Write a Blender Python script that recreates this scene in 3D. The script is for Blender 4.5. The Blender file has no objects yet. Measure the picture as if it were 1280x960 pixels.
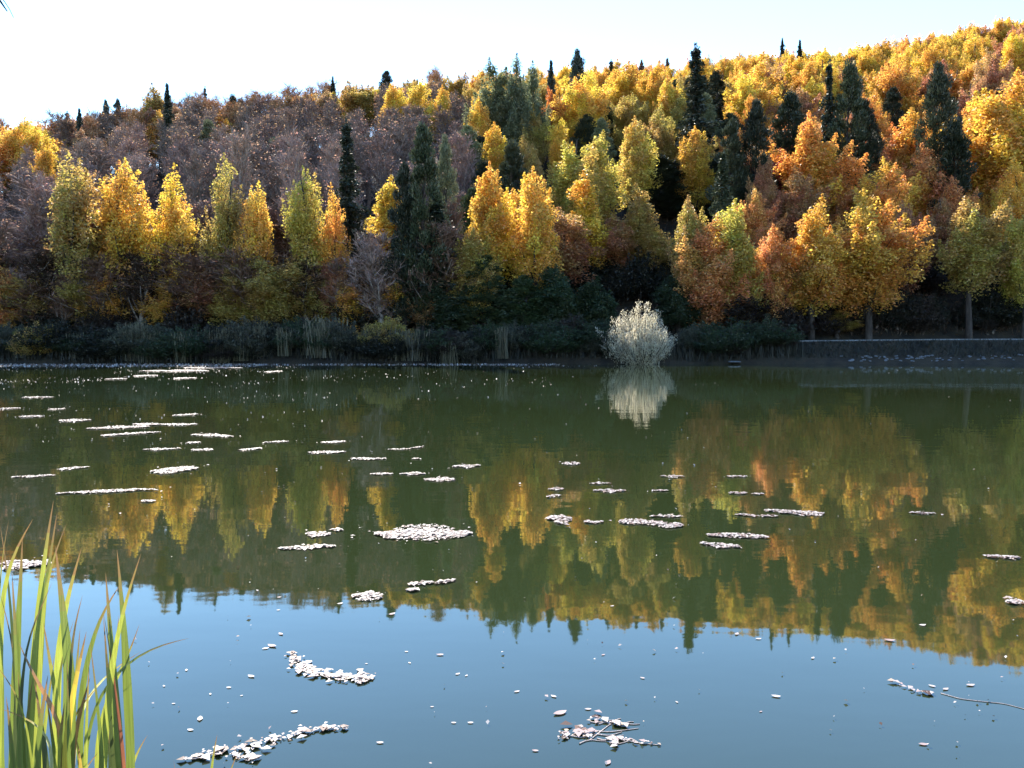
import bpy, math, random
import numpy as np

R = math.radians
random.seed(7)
rng = np.random.default_rng(11)
C = bpy.context.scene.collection
S = bpy.context.scene

# ------------------------------------------------------------------ camera
F = 1005.0                      # focal length in pixels of the 1280-wide photograph
HORIZON = 424.0
CAM_H = 1.86
PITCH = math.atan((480 - HORIZON) / F)
cam_d = bpy.data.cameras.new('camera')
cam = bpy.data.objects.new('camera', cam_d)
C.objects.link(cam)
cam.location = (0, 0, CAM_H)
cam.rotation_euler = (R(90) - PITCH, 0, 0)
cam_d.sensor_width = 36
cam_d.lens = 36 * F / 1280
cam_d.clip_start = 0.05
cam_d.clip_end = 5000
S.camera = cam

# ------------------------------------------------------------------ sky, sun, exposure
SUN_ELEV = R(38)
SUN_AZ = R(-18)                 # from the view direction (+Y), negative is to the left
w = bpy.data.worlds.new('World')
S.world = w
w.use_nodes = True
nt = w.node_tree
bg = nt.nodes['Background']
sky = nt.nodes.new('ShaderNodeTexSky')
sky.sky_type = 'NISHITA'
sky.sun_disc = False
sky.sun_elevation = SUN_ELEV
sky.sun_rotation = SUN_AZ
sky.air_density = 1.5
sky.dust_density = 0.0
sky.ozone_density = 8.0
nt.links.new(sky.outputs[0], bg.inputs[0])
bg.inputs[1].default_value = 0.13
sd = bpy.data.lights.new('sun', 'SUN')
sd.energy = 5.0
sd.angle = R(0.5)
sd.color = (1.0, 0.93, 0.82)
sun = bpy.data.objects.new('sun', sd)
C.objects.link(sun)
sun.location = (-60, 60, 120)
sun.rotation_euler = (R(90) - SUN_ELEV, 0, 0)
# light comes from azimuth SUN_AZ: default lamp points -Z; tilt then spin
sun.rotation_euler = (-(R(90) - SUN_ELEV), 0, -SUN_AZ)
vs = S.view_settings
vs.view_transform = 'Standard'
vs.look = 'None'
vs.gamma = 1.0
vs.exposure = 1.8
vs.use_curve_mapping = False
S.cycles.use_denoising = True
S.cycles.max_bounces = 8
S.cycles.diffuse_bounces = 3
S.cycles.glossy_bounces = 3
S.cycles.transmission_bounces = 4
S.cycles.sample_clamp_indirect = 6.0
S.cycles.caustics_reflective = False
S.cycles.caustics_refractive = False

# ------------------------------------------------------------------ helpers
def unproject(px, py, D):
    """point at distance D along +Y on the ray through a pixel of the photograph"""
    dx, dy = (px - 640) / F, (480 - py) / F
    fy = math.cos(PITCH) + dy * math.sin(PITCH)
    fz = -math.sin(PITCH) + dy * math.cos(PITCH)
    return (D * dx / fy, D, CAM_H + D * fz / fy)

def on_water(px, py):
    dx, dy = (px - 640) / F, (480 - py) / F
    fy = math.cos(PITCH) + dy * math.sin(PITCH)
    fz = -math.sin(PITCH) + dy * math.cos(PITCH)
    s = CAM_H / -fz
    return (dx * s, fy * s)

def project(x, y, z):
    dz = z - CAM_H
    fwd = y * math.cos(PITCH) - dz * math.sin(PITCH)
    up = y * math.sin(PITCH) + dz * math.cos(PITCH)
    return 640 + F * x / fwd, 480 - F * up / fwd

class MB:
    """collects vertices / quads / per-face attributes and links ONE mesh object"""
    def __init__(s):
        s.v, s.f, s.a, s.b, s.n = [], [], [], [], 0
    def add(s, verts, faces, rnd=None, clump=None):
        verts = np.asarray(verts, dtype=np.float32).reshape(-1, 3)
        faces = np.asarray(faces, dtype=np.int32).reshape(-1, 4)
        m = len(faces)
        s.v.append(verts); s.f.append(faces + s.n); s.n += len(verts)
        s.a.append(np.full(m, 0.5, np.float32) if rnd is None else np.asarray(rnd, np.float32))
        s.b.append(np.full(m, 0.5, np.float32) if clump is None else np.asarray(clump, np.float32))
    def mesh(s, name, mat, smooth=False):
        v = np.concatenate(s.v); f = np.concatenate(s.f)
        me = bpy.data.meshes.new(name)
        me.vertices.add(len(v)); me.vertices.foreach_set('co', v.ravel())
        me.loops.add(f.size); me.loops.foreach_set('vertex_index', f.ravel())
        me.polygons.add(len(f))
        me.polygons.foreach_set('loop_start', np.arange(0, f.size, 4, dtype=np.int32))
        me.polygons.foreach_set('loop_total', np.full(len(f), 4, np.int32))
        for nm, arr in (('rnd', s.a), ('clump', s.b)):
            at = me.attributes.new(nm, 'FLOAT', 'FACE')
            at.data.foreach_set('value', np.concatenate(arr))
        if smooth:
            me.polygons.foreach_set('use_smooth', np.ones(len(f), bool))
        me.update(calc_edges=True)
        me.materials.append(mat)
        return me

def link(name, me, parent=None):
    o = bpy.data.objects.new(name, me)
    C.objects.link(o)
    if parent: o.parent = parent
    return o

def tag(o, label=None, cat=None, group=None, kind=None):
    if label: o['label'] = label
    if cat: o['category'] = cat
    if group: o['group'] = group
    if kind: o['kind'] = kind
    return o

def norm(a):
    return a / np.maximum(np.linalg.norm(a, axis=-1, keepdims=True), 1e-6)

def leaves(mb, pos, size, bias=None, biasw=0.0, aspect=0.62, clump=None, along=None):
    """one pointed four-sided leaf at each position; normals random, pulled towards bias"""
    n = len(pos)
    nr = norm(rng.normal(size=(n, 3)))
    if bias is not None: nr = norm(nr + bias * biasw)
    t = norm(np.cross(nr, rng.normal(size=(n, 3))))
    if along is not None: t = norm(t * 0.5 + along); nr = norm(np.cross(t, rng.normal(size=(n, 3))))
    b = np.cross(nr, t)
    L = (size * (0.6 + 0.8 * rng.random(n)))[:, None]
    fold = nr * L * 0.12
    v = np.stack([pos - t * L * 0.5, pos + b * L * aspect * 0.5 + fold, pos + t * L * 0.5, pos - b * L * aspect * 0.5 + fold], 1)
    f = np.arange(n * 4).reshape(n, 4)
    mb.add(v.reshape(-1, 3), f, rng.random(n), clump)

def strips(mb, p0, p1, w0, w1):
    """thin flat tapering twigs from p0 to p1"""
    n = len(p0)
    d = norm(p1 - p0)
    s = norm(np.cross(d, rng.normal(size=(n, 3))))
    w0 = np.broadcast_to(np.asarray(w0, float), (n,))[:, None]; w1 = np.broadcast_to(np.asarray(w1, float), (n,))[:, None]
    v = np.stack([p0 - s * w0, p0 + s * w0, p1 + s * w1, p1 - s * w1], 1)
    mb.add(v.reshape(-1, 3), np.arange(n * 4).reshape(n, 4), rng.random(n))

def tube(mb, pts, rad, sides=6, rnd=None, cap=False):
    pts = np.asarray(pts, float); n = len(pts)
    rad = np.broadcast_to(np.asarray(rad, float), (n,))
    d = norm(np.gradient(pts, axis=0))
    ref = np.array([0.31, 0.77, 0.55]) if abs(d[0, 2]) > 0.8 else np.array([0, 0, 1.0])
    u = norm(np.cross(d, ref)); vv = np.cross(d, u)
    ang = np.linspace(0, 2 * math.pi, sides, endpoint=False)
    ring = pts[:, None] + rad[:, None, None] * (np.cos(ang)[None, :, None] * u[:, None] + np.sin(ang)[None, :, None] * vv[:, None])
    i, j = np.meshgrid(np.arange(n - 1), np.arange(sides), indexing='ij')
    j2 = (j + 1) % sides
    f = np.stack([i * sides + j, i * sides + j2, (i + 1) * sides + j2, (i + 1) * sides + j], -1).reshape(-1, 4)
    mb.add(ring.reshape(-1, 3), f, None if rnd is None else np.full(len(f), rnd))

def bez(p0, p1, p2, n):
    t = np.linspace(0, 1, n)[:, None]
    return (1 - t) ** 2 * np.asarray(p0) + 2 * t * (1 - t) * np.asarray(p1) + t * t * np.asarray(p2)

# ------------------------------------------------------------------ materials
def new_mat(name):
    m = bpy.data.materials.new(name); m.use_nodes = True
    t = m.node_tree; t.nodes.clear()
    out = t.nodes.new('ShaderNodeOutputMaterial')
    return m, t, out

def math_node(t, op, a, b):
    n = t.nodes.new('ShaderNodeMath'); n.operation = op
    for k, x in enumerate((a, b)):
        if isinstance(x, (int, float)): n.inputs[k].default_value = x
        else: t.links.new(x, n.inputs[k])
    return n.outputs[0]

def leaf_material(name, hue=0.03, val=0.5, trans=0.45, colour=None, gloss=0.04, clump_hue=0.03, rough=0.45, tip=False):
    """leaf with diffuse + translucent halves; the base colour is the tree's own object colour"""
    m, t, out = new_mat(name)
    if colour is None:
        oi = t.nodes.new('ShaderNodeObjectInfo'); col = oi.outputs['Color']
    else:
        rgb = t.nodes.new('ShaderNodeRGB'); rgb.outputs[0].default_value = (*colour, 1); col = rgb.outputs[0]
    a = t.nodes.new('ShaderNodeAttribute'); a.attribute_name = 'rnd'
    b = t.nodes.new('ShaderNodeAttribute'); b.attribute_name = 'clump'
    h = t.nodes.new('ShaderNodeHueSaturation')
    hsum = math_node(t, 'ADD', math_node(t, 'MULTIPLY', a.outputs['Fac'], hue), math_node(t, 'MULTIPLY', b.outputs['Fac'], clump_hue))
    t.links.new(math_node(t, 'ADD', hsum, 0.497 - (hue + clump_hue) / 2), h.inputs['Hue'])
    fr = t.nodes.new('ShaderNodeMath'); fr.operation = 'FRACT'
    t.links.new(math_node(t, 'MULTIPLY', a.outputs['Fac'], 7.31), fr.inputs[0])
    t.links.new(math_node(t, 'ADD', math_node(t, 'MULTIPLY', fr.outputs[0], val), 1 - val / 2), h.inputs['Value'])
    t.links.new(col, h.inputs['Color'])
    if tip:      # dry brown tips and fine lengthwise streaks
        tc = t.nodes.new('ShaderNodeTexCoord'); mp = t.nodes.new('ShaderNodeMapping'); mp.inputs['Scale'].default_value = (260, 260, 5)
        nz = t.nodes.new('ShaderNodeTexNoise'); nz.inputs['Scale'].default_value = 1.0; nz.inputs['Detail'].default_value = 3
        t.links.new(tc.outputs['Object'], mp.inputs[0]); t.links.new(mp.outputs[0], nz.inputs[0])
        s1 = t.nodes.new('ShaderNodeMapRange'); s1.inputs['From Min'].default_value = .9; s1.inputs['From Max'].default_value = 1.0
        t.links.new(math_node(t, 'ADD', a.outputs['Fac'], math_node(t, 'MULTIPLY', nz.outputs['Fac'], .1)), s1.inputs['Value'])
        mb_ = t.nodes.new('ShaderNodeMix'); mb_.data_type = 'RGBA'; mb_.inputs[7].default_value = (.2, .11, .045, 1)
        hv = t.nodes.new('ShaderNodeHueSaturation'); t.links.new(h.outputs[0], hv.inputs['Color'])
        t.links.new(math_node(t, 'ADD', math_node(t, 'MULTIPLY', nz.outputs['Fac'], 1.1), .45), hv.inputs['Value'])
        t.links.new(s1.outputs[0], mb_.inputs[0]); t.links.new(hv.outputs[0], mb_.inputs[6])
        h = mb_
    hout = h.outputs[2] if tip else h.outputs[0]
    d = t.nodes.new('ShaderNodeBsdfDiffuse'); tr = t.nodes.new('ShaderNodeBsdfTranslucent')
    t.links.new(hout, d.inputs[0]); t.links.new(hout, tr.inputs[0])
    mx = t.nodes.new('ShaderNodeMixShader'); mx.inputs[0].default_value = trans
    t.links.new(d.outputs[0], mx.inputs[1]); t.links.new(tr.outputs[0], mx.inputs[2])
    g = t.nodes.new('ShaderNodeBsdfGlossy'); g.inputs['Roughness'].default_value = rough
    mg = t.nodes.new('ShaderNodeMixShader'); mg.inputs[0].default_value = gloss
    t.links.new(mx.outputs[0], mg.inputs[1]); t.links.new(g.outputs[0], mg.inputs[2])
    t.links.new(mg.outputs[0], out.inputs[0])
    return m

def noise_material(name, cols, scale, rough=0.9, bump=0.3, detail=6, spec=0.3, stretch=(1, 1, 1), dist=0.05):
    m, t, out = new_mat(name)
    p = t.nodes.new('ShaderNodeBsdfPrincipled')
    tc = t.nodes.new('ShaderNodeTexCoord'); mp = t.nodes.new('ShaderNodeMapping')
    mp.inputs['Scale'].default_value = stretch
    t.links.new(tc.outputs['Object'], mp.inputs[0])
    n = t.nodes.new('ShaderNodeTexNoise'); n.inputs['Scale'].default_value = scale; n.inputs['Detail'].default_value = detail
    n.inputs['Roughness'].default_value = 0.68
    t.links.new(mp.outputs[0], n.inputs[0])
    cr = t.nodes.new('ShaderNodeValToRGB')
    el = cr.color_ramp.elements
    for k, c in enumerate(cols):
        pos = 0.3 + 0.4 * k / (len(cols) - 1)
        e = el[k] if k < 2 else el.new(pos)
        e.position = pos; e.color = (*c, 1)
    t.links.new(n.outputs['Fac'], cr.inputs[0]); t.links.new(cr.outputs[0], p.inputs['Base Color'])
    p.inputs['Roughness'].default_value = rough
    p.inputs['Specular IOR Level'].default_value = spec
    bp = t.nodes.new('ShaderNodeBump'); bp.inputs['Strength'].default_value = bump; bp.inputs['Distance'].default_value = dist
    t.links.new(n.outputs['Fac'], bp.inputs['Height']); t.links.new(bp.outputs[0], p.inputs['Normal'])
    t.links.new(p.outputs[0], out.inputs[0])
    return m

M_leaf = leaf_material('autumn_foliage', hue=0.03, val=0.75, trans=0.56, clump_hue=0.045)
M_needle = leaf_material('conifer_needles', hue=0.03, val=0.6, trans=0.18, gloss=0.05, clump_hue=0.03)
M_silver = leaf_material('silver_willow_foliage', hue=0.02, val=0.4, trans=0.55, gloss=0.12, clump_hue=0.02)
M_twig = leaf_material('bare_twigs', hue=0.03, val=0.8, trans=0.0, gloss=0.01, clump_hue=0.0)
M_bark = noise_material('dark_bark', [(0.02, 0.015, 0.012), (0.045, 0.035, 0.03), (0.08, 0.066, 0.058)], 3, stretch=(3, 3, 0.6), bump=0.6)
M_pale_bark = noise_material('pale_bark', [(0.06, 0.05, 0.045), (0.26, 0.22, 0.2), (0.42, 0.38, 0.34)], 2.5, stretch=(2, 2, 0.8), bump=0.5)
M_grey_bark = noise_material('grey_bark', [(0.04, 0.035, 0.033), (0.1, 0.09, 0.085), (0.17, 0.155, 0.145)], 2.5, stretch=(2, 2, 0.8), bump=0.5)
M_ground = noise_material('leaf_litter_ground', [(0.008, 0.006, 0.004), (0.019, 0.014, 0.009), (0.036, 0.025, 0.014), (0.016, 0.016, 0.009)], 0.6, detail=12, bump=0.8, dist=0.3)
M_road = noise_material('asphalt', [(0.04, 0.04, 0.042), (0.06, 0.06, 0.06)], 6, bump=0.2)
M_concrete = noise_material('pale_concrete', [(0.09, 0.088, 0.085), (0.15, 0.147, 0.145), (0.22, 0.215, 0.21)], 3, bump=0.3)
M_stone = noise_material('grey_stone', [(0.06, 0.06, 0.065), (0.13, 0.13, 0.14), (0.24, 0.24, 0.25)], 2.2, bump=0.6)
def float_material():
    m, t, out = new_mat('floating_leaf')
    a = t.nodes.new('ShaderNodeAttribute'); a.attribute_name = 'rnd'
    cr = t.nodes.new('ShaderNodeValToRGB'); cr.color_ramp.interpolation = 'CONSTANT'
    el = cr.color_ramp.elements
    el[0].position = 0; el[0].color = (0.34, 0.29, 0.27, 1); el[1].position = .3; el[1].color = (0.44, 0.39, 0.36, 1)
    for p, c in ((.55, (0.28, 0.21, 0.20, 1)), (.72, (0.34, 0.27, 0.21, 1)), (.82, (0.13, 0.075, 0.06, 1)), (.93, (0.06, 0.032, 0.026, 1))):
        e = el.new(p); e.color = c
    t.links.new(a.outputs['Fac'], cr.inputs[0])
    p = t.nodes.new('ShaderNodeBsdfPrincipled'); p.inputs['Roughness'].default_value = .55; p.inputs['Specular IOR Level'].default_value = .12
    t.links.new(cr.outputs[0], p.inputs['Base Color'])
    tr = t.nodes.new('ShaderNodeBsdfTranslucent'); t.links.new(cr.outputs[0], tr.inputs[0])
    mx = t.nodes.new('ShaderNodeMixShader'); mx.inputs[0].default_value = .12
    t.links.new(p.outputs[0], mx.inputs[1]); t.links.new(tr.outputs[0], mx.inputs[2]); t.links.new(mx.outputs[0], out.inputs[0])
    return m
M_float = float_material()
M_blade = leaf_material('cattail_blade', hue=0.0, val=0.0, trans=0.5, gloss=0.06, clump_hue=0.0, tip=True)

def water_material():
    m, t, out = new_mat('lake_water')
    p = t.nodes.new('ShaderNodeBsdfPrincipled')
    tc = t.nodes.new('ShaderNodeTexCoord')
    n0 = t.nodes.new('ShaderNodeTexNoise'); n0.inputs['Scale'].default_value = 0.05; n0.inputs['Detail'].default_value = 3
    t.links.new(tc.outputs['Object'], n0.inputs[0])
    cr = t.nodes.new('ShaderNodeValToRGB')
    cr.color_ramp.elements[0].position = 0.35; cr.color_ramp.elements[0].color = (0.016, 0.023, 0.008, 1)
    cr.color_ramp.elements[1].position = 0.7; cr.color_ramp.elements[1].color = (0.020, 0.029, 0.011, 1)
    t.links.new(n0.outputs['Fac'], cr.inputs[0]); t.links.new(cr.outputs[0], p.inputs['Base Color'])
    p.inputs['IOR'].default_value = 1.55
    p.inputs['Roughness'].default_value = 0.025
    def wave(scale, sx, sy, detail):
        mp = t.nodes.new('ShaderNodeMapping'); mp.inputs['Scale'].default_value = (sx, sy, 1)
        mp.inputs['Rotation'].default_value = (0, 0, R(8))
        t.links.new(tc.outputs['Object'], mp.inputs[0])
        n = t.nodes.new('ShaderNodeTexNoise'); n.inputs['Scale'].default_value = scale; n.inputs['Detail'].default_value = detail
        t.links.new(mp.outputs[0], n.inputs[0]); return n.outputs['Fac']
    h = math_node(t, 'ADD', math_node(t, 'MULTIPLY', wave(3.0, 0.45, 1, 2), 0.35), math_node(t, 'MULTIPLY', wave(0.5, 0.5, 1, 2), 1.6))
    # calm and breezy areas of the lake
    pt = t.nodes.new('ShaderNodeTexNoise'); pt.inputs['Scale'].default_value = 0.07
    t.links.new(tc.outputs['Object'], pt.inputs[0])
    h = math_node(t, 'MULTIPLY', h, math_node(t, 'ADD', pt.outputs['Fac'], 0.35))
    b = t.nodes.new('ShaderNodeBump'); b.inputs['Strength'].default_value = 0.3; b.inputs['Distance'].default_value = 0.013
    t.links.new(h, b.inputs['Height']); t.links.new(b.outputs[0], p.inputs['Normal'])
    t.links.new(p.outputs[0], out.inputs[0])
    return m
M_water = water_material()

# ------------------------------------------------------------------ terrain
SHORE = 60.5
FOOT = 68.0
SKY_X = [-300, 0, 100, 200, 300, 400, 500, 600, 700, 800, 900, 1000, 1060, 1100, 1150, 1200, 1280, 1600]
SKY_Y = [175, 154, 143, 126, 120, 108, 96, 87, 80, 74, 65, 57, 54, 47, 36, 26, 11, -35]
def skyline(px): return np.interp(px, SKY_X, SKY_Y)
def ridge_dist(px): return np.interp(px, [-300, 0, 640, 1280, 1600], [108, 118, 150, 160, 165])
def road_z(x): return np.interp(x, [-60, -3, 13, 33, 80], [0.9, 1.34, 1.62, 1.83, 2.0])
CANOPY = 10.0
def terrain(x, y):
    x = np.asarray(x, float); y = np.asarray(y, float)
    px = 640 + F * x / np.maximum(y, 55)
    px = np.clip(px, -300, 1600)
    Rd = ridge_dist(px)
    zr = CAM_H + np.tan(np.arctan((480 - skyline(px)) / F) - PITCH) * Rd - CANOPY
    rz = road_z(x)
    u = np.clip((y - FOOT) / (Rd - FOOT), 0, 3)
    prof = np.where(u < 1, u + 0.06 * np.sin(u * math.pi), 1 + 0.12 * (1 - np.exp(-(u - 1) * 3)))
    hill = rz + (zr - rz) * prof + np.where(u > 0.02, 0.5 * np.sin(x * 0.21 + y * 0.13) * np.clip(u * 6, 0, 1), 0)
    bank = -1.6 + (rz + 1.6) * np.clip((y - (SHORE - 2.6)) / 5.0, 0, 1)
    wob = (0.35 * np.sin(x * 0.3) + 0.2 * np.sin(x * 0.7 + 1)) * np.clip((25 - x) / 10, 0, 1)
    bank = np.where(y < 63.2, -1.6 + (rz + 1.55) * np.clip((y + wob - (SHORE - 3.2)) / 5.4, 0, 1), rz - 0.06)
    far = np.where(y < FOOT, bank, hill)
    near = np.interp(y, [-40, 0.9, 2.2, 4.5, 10], [1.4, 0.62, 0.02, -0.6, -1.6])
    return np.where(y < 30, near, far)

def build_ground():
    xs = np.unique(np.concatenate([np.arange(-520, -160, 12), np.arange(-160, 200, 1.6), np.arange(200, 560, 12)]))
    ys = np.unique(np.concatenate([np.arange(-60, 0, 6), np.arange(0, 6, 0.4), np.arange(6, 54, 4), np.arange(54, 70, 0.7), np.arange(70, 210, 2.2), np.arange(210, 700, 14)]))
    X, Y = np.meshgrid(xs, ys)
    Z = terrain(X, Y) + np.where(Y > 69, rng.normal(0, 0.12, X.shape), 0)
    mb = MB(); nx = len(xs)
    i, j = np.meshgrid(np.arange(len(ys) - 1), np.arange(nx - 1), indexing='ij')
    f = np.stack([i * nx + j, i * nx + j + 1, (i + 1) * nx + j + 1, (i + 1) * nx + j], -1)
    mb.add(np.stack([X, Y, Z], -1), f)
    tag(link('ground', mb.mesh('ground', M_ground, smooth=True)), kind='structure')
build_ground()

mb = MB()
mb.add([(-520, -20, 0), (560, -20, 0), (560, 66, 0), (-520, 66, 0)], [(0, 1, 2, 3)])
tag(link('lake_water', mb.mesh('lake_water', M_water)), kind='structure')

def strip_along(name, y0, y1, h0, h1, mat, kind, x0=-150, x1=150):
    """a box-section strip that follows the shore road"""
    xs = np.arange(x0, x1 + .1, 3.0); mb = MB()
    ring = []
    for x in xs:
        z = float(road_z(x))
        ring += [(x, y0, z + h0), (x, y0, z + h1), (x, y1, z + h1), (x, y1, z + h0)]
    f = []
    for k in range(len(xs) - 1):
        for s in range(4):
            f.append((k * 4 + s, k * 4 + (s + 1) % 4, (k + 1) * 4 + (s + 1) % 4, (k + 1) * 4 + s))
    f += [(0, 1, 2, 3), tuple(len(ring) - 4 + q for q in (3, 2, 1, 0))]
    mb.add(ring, f)
    return tag(link(name, mb.mesh(name, mat)), kind=kind)
strip_along('road', 63.5, 67.2, -0.25, -0.02, M_road, 'structure')
strip_along('kerb', 63.25, 63.498, -0.10, 0.05, M_concrete, 'structure')

# ------------------------------------------------------------------ tree prototypes (meshes only, 10 m tall)
H0 = 10.0
def limbs(mb, base_pts, targets, r0, upward=0.35):
    """tapered limbs from the trunk polyline to each target"""
    base_pts = np.asarray(base_pts)
    for tg in targets:
        zb = max(base_pts[1, 2], tg[2] - (0.6 + upward) * np.hypot(tg[0], tg[1]) - 0.6)
        k = min(max(np.searchsorted(base_pts[:, 2], zb), 1), len(base_pts) - 1)
        a, b = base_pts[k - 1], base_pts[k]
        t = np.clip((zb - a[2]) / max(b[2] - a[2], 1e-3), 0, 1)
        p0 = a + (b - a) * t
        mid = (p0 + tg) / 2 + np.array([0, 0, -0.08 * np.hypot(tg[0], tg[1])]) + rng.normal(0, 0.1, 3)
        r = r0 * 0.42 * (1 - p0[2] / (H0 * 1.15))
        tube(mb, bez(p0, mid, tg, 5), np.linspace(max(r, 0.02), 0.012, 5), 4)

def trunk_pts(h, bend=0.3, n=8):
    z = np.linspace(-0.3, h, n)
    ph = rng.random(2) * 6
    amp = bend * (z / h).clip(0)
    return np.stack([amp * np.sin(z * 0.5 + ph[0]), amp * np.sin(z * 0.43 + ph[1]), z], -1)

def crown_mesh(kind, nb, per, size, bark=M_bark):
    """broadleaf tree: ascending limbs that each carry a tapering plume of leaf clumps"""
    tp = trunk_pts(H0 * 0.93)
    tr = MB(); tube(tr, tp, np.linspace(0.19, 0.03, len(tp)), 7)
    cr = MB(); tips = []
    if kind == 'plume':          # upright, pointed, several rising plumes
        z0, prof, W, rise, rc0 = 0.42, (lambda u: (0.62 + 0.38 * u / 0.3) if u < 0.3 else (1 - (u - 0.3) / 0.7) ** 0.85 * 0.98 + 0.02), 1.9, 1.35, 0.58
    elif kind == 'airy':         # thin see-through crown over a long bare lower stem
        z0, prof, W, rise, rc0 = 0.44, (lambda u: (0.75 + 0.25 * u / 0.25) if u < 0.25 else (1 - (u - 0.25) / 0.75) ** 0.8 * 0.98 + 0.02), 1.9, 1.2, 0.5
    elif kind == 'spire':        # slim
        z0, prof, W, rise, rc0 = 0.28, (lambda u: (0.7 + 0.3 * u / 0.35) if u < 0.35 else (1 - (u - 0.35) / 0.65) ** 0.7), 1.15, 1.7, 0.46
    elif kind == 'tall':         # crown high on a long clear stem
        z0, prof, W, rise, rc0 = 0.56, (lambda u: math.sqrt(max(0.05, 1 - (2 * u - 0.8) ** 2 / 1.5))), 1.9, 0.5, 0.62
    else:                        # round, broad, lumpy
        z0, prof, W, rise, rc0 = 0.33, (lambda u: math.sqrt(max(0.03, 1 - (2 * u - 0.75) ** 2 / 1.6))), 2.3, 0.75, 0.66
    lob = rng.random(4) * 6.28
    nl = {'plume': 3, 'airy': 3, 'spire': 2, 'tall': 3}.get(kind, 4)
    lead = [(0.0, 0.0, 1.0)] + [(W * q * math.cos(a), W * q * math.sin(a), h) for q, a, h in
            zip(rng.uniform(.34, .55, nl - 1), lob[0] + np.arange(nl - 1) * (6.28 / max(nl - 1, 1)) + rng.normal(0, .3, nl - 1), rng.uniform(.74, .93, nl - 1))]
    for k in range(nb):
        u = ((k // nl) + rng.random()) / (nb / nl); u = min(u, 1.0)
        lx, ly, lh = lead[k % nl]
        th = k * 2.4 + rng.normal(0, 0.35)
        asym = 1 + 0.2 * math.sin(th + lob[0]) + 0.16 * math.sin(3 * th + lob[1] + 4 * u)
        rr = prof(u) * W * 0.72 * asym * (0.6 + 0.5 * rng.random())
        zt = H0 * (z0 + 0.1 + (0.89 - z0) * u) + rng.normal(0, 0.25)
        zt = min(zt * lh, H0)
        off = min(1.0, 0.35 + 0.9 * u)
        tip = np.array([lx * off + rr * math.cos(th), ly * off + rr * math.sin(th), zt])
        zb = max(0.16 * H0, zt - rise * math.hypot(tip[0], tip[1]) - 0.9 - 0.6 * rng.random())
        i = np.argmin(np.abs(tp[:, 2] - zb)); b0 = np.array([tp[i, 0], tp[i, 1], zb])
        mid = np.array([tip[0] * 0.72, tip[1] * 0.72, zb + 0.42 * (zt - zb)])
        axis = bez(b0, mid, tip, 12)
        tube(tr, axis[:10:3], np.linspace(0.075 * (1.15 - u), 0.015, 4), 4)
        Lb = np.linalg.norm(tip - b0)
        nc = int(3 + Lb * 2.0)
        hue = rng.random()
        for q in range(nc):
            t = 0.3 + 0.7 * (q + rng.random()) / nc
            c = axis[min(int(t * 11), 11)] + rng.normal(0, 0.2 * (1.3 - t) * Lb ** .5, 3)
            rc = rc0 * (1.2 - 0.72 * t) * (0.75 + 0.5 * rng.random())
            m = int(per * (rc / rc0) ** 1.6 * (0.7 + 0.6 * rng.random()) * (0.45 + 0.75 * min(u * 1.5, 1)))
            d = norm(rng.normal(size=(m, 3)))
            p = c + d * (rc * (0.3 + 0.8 * rng.random(m) ** 0.55))[:, None] * np.array([1, 1, 1.25 if rise > 1 else 1.0])
            leaves(cr, p, size, bias=d + np.array([0, 0, 0.4]), biasw=0.5, clump=np.full(m, np.clip(hue + rng.normal(0, .15), 0, 1)))
        # sprays at the tip
        m = per // 3; tt = rng.random(m)
        dr = norm(tip - mid + np.array([0, 0, 0.6]))
        p = tip + dr * (tt * 0.65)[:, None] + rng.normal(0, 0.13, (m, 3)) * (1.1 - tt)[:, None]
        leaves(cr, p, size, clump=np.full(m, hue))
        tips.append(tip)
    half = np.percentile(np.abs(np.concatenate(cr.v)[:, :2]), 98)
    return dict(trunk=tr.mesh('trunk', bark), crown=cr.mesh('crown', M_leaf), half=half)

def spruce_mesh(dense=1.0, W=1.9):
    tp = trunk_pts(H0 * 0.98, 0.08)
    tr = MB(); tube(tr, tp, np.linspace(0.17, 0.015, len(tp)), 6)
    cr = MB()
    z = 0.9
    while z < H0 * 0.985:
        u = z / H0
        rmax = W * (1 - u) ** 0.85 * (0.45 + 0.8 * rng.random()) + 0.12
        nb = rng.integers(4, 7)
        ph = rng.random() * 6
        for k in range(nb):
            th = ph + k * 6.283 / nb + rng.normal(0, 0.2)
            L = rmax * (0.5 + 0.7 * rng.random())
            m = int((100 * L / W + 18) * dense)
            t = rng.random(m) ** 0.75
            droop = -0.28 * L * t * t + 0.1 * L * t
            lat = rng.normal(0, 0.2, m) * (1.1 - t) * L ** 0.5
            p = np.stack([np.cos(th) * L * t - np.sin(th) * lat, np.sin(th) * L * t + np.cos(th) * lat, z + droop + rng.normal(0, 0.11, m)], -1)
            al = np.stack([np.cos(th) + rng.normal(0, .4, m), np.sin(th) + rng.normal(0, .4, m), -0.25 + rng.normal(0, .25, m)], -1)
            leaves(cr, p, 0.27, along=norm(al), aspect=0.3, clump=np.full(m, rng.random()))
            if k % 2 == 0:
                tube(tr, bez((0, 0, z), (np.cos(th) * L * .5, np.sin(th) * L * .5, z + .05 * L), (np.cos(th) * L * .9, np.sin(th) * L * .9, z - .16 * L), 3), (0.03, 0.02, 0.008), 3)
        z += 0.22 + 0.16 * (1 - u) + 0.12 * rng.random()
    # leader
    m = 40
    leaves(cr, np.stack([rng.normal(0, .07, m), rng.normal(0, .07, m), H0 * (0.94 + 0.07 * rng.random(m))], -1), 0.25, along=np.tile([[0, 0, 1.0]], (m, 1)), aspect=0.3)
    half = np.percentile(np.abs(np.concatenate(cr.v)[:, 0]), 97)
    return dict(trunk=tr.mesh('trunk', M_bark), crown=cr.mesh('crown', M_needle), half=half)

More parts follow.
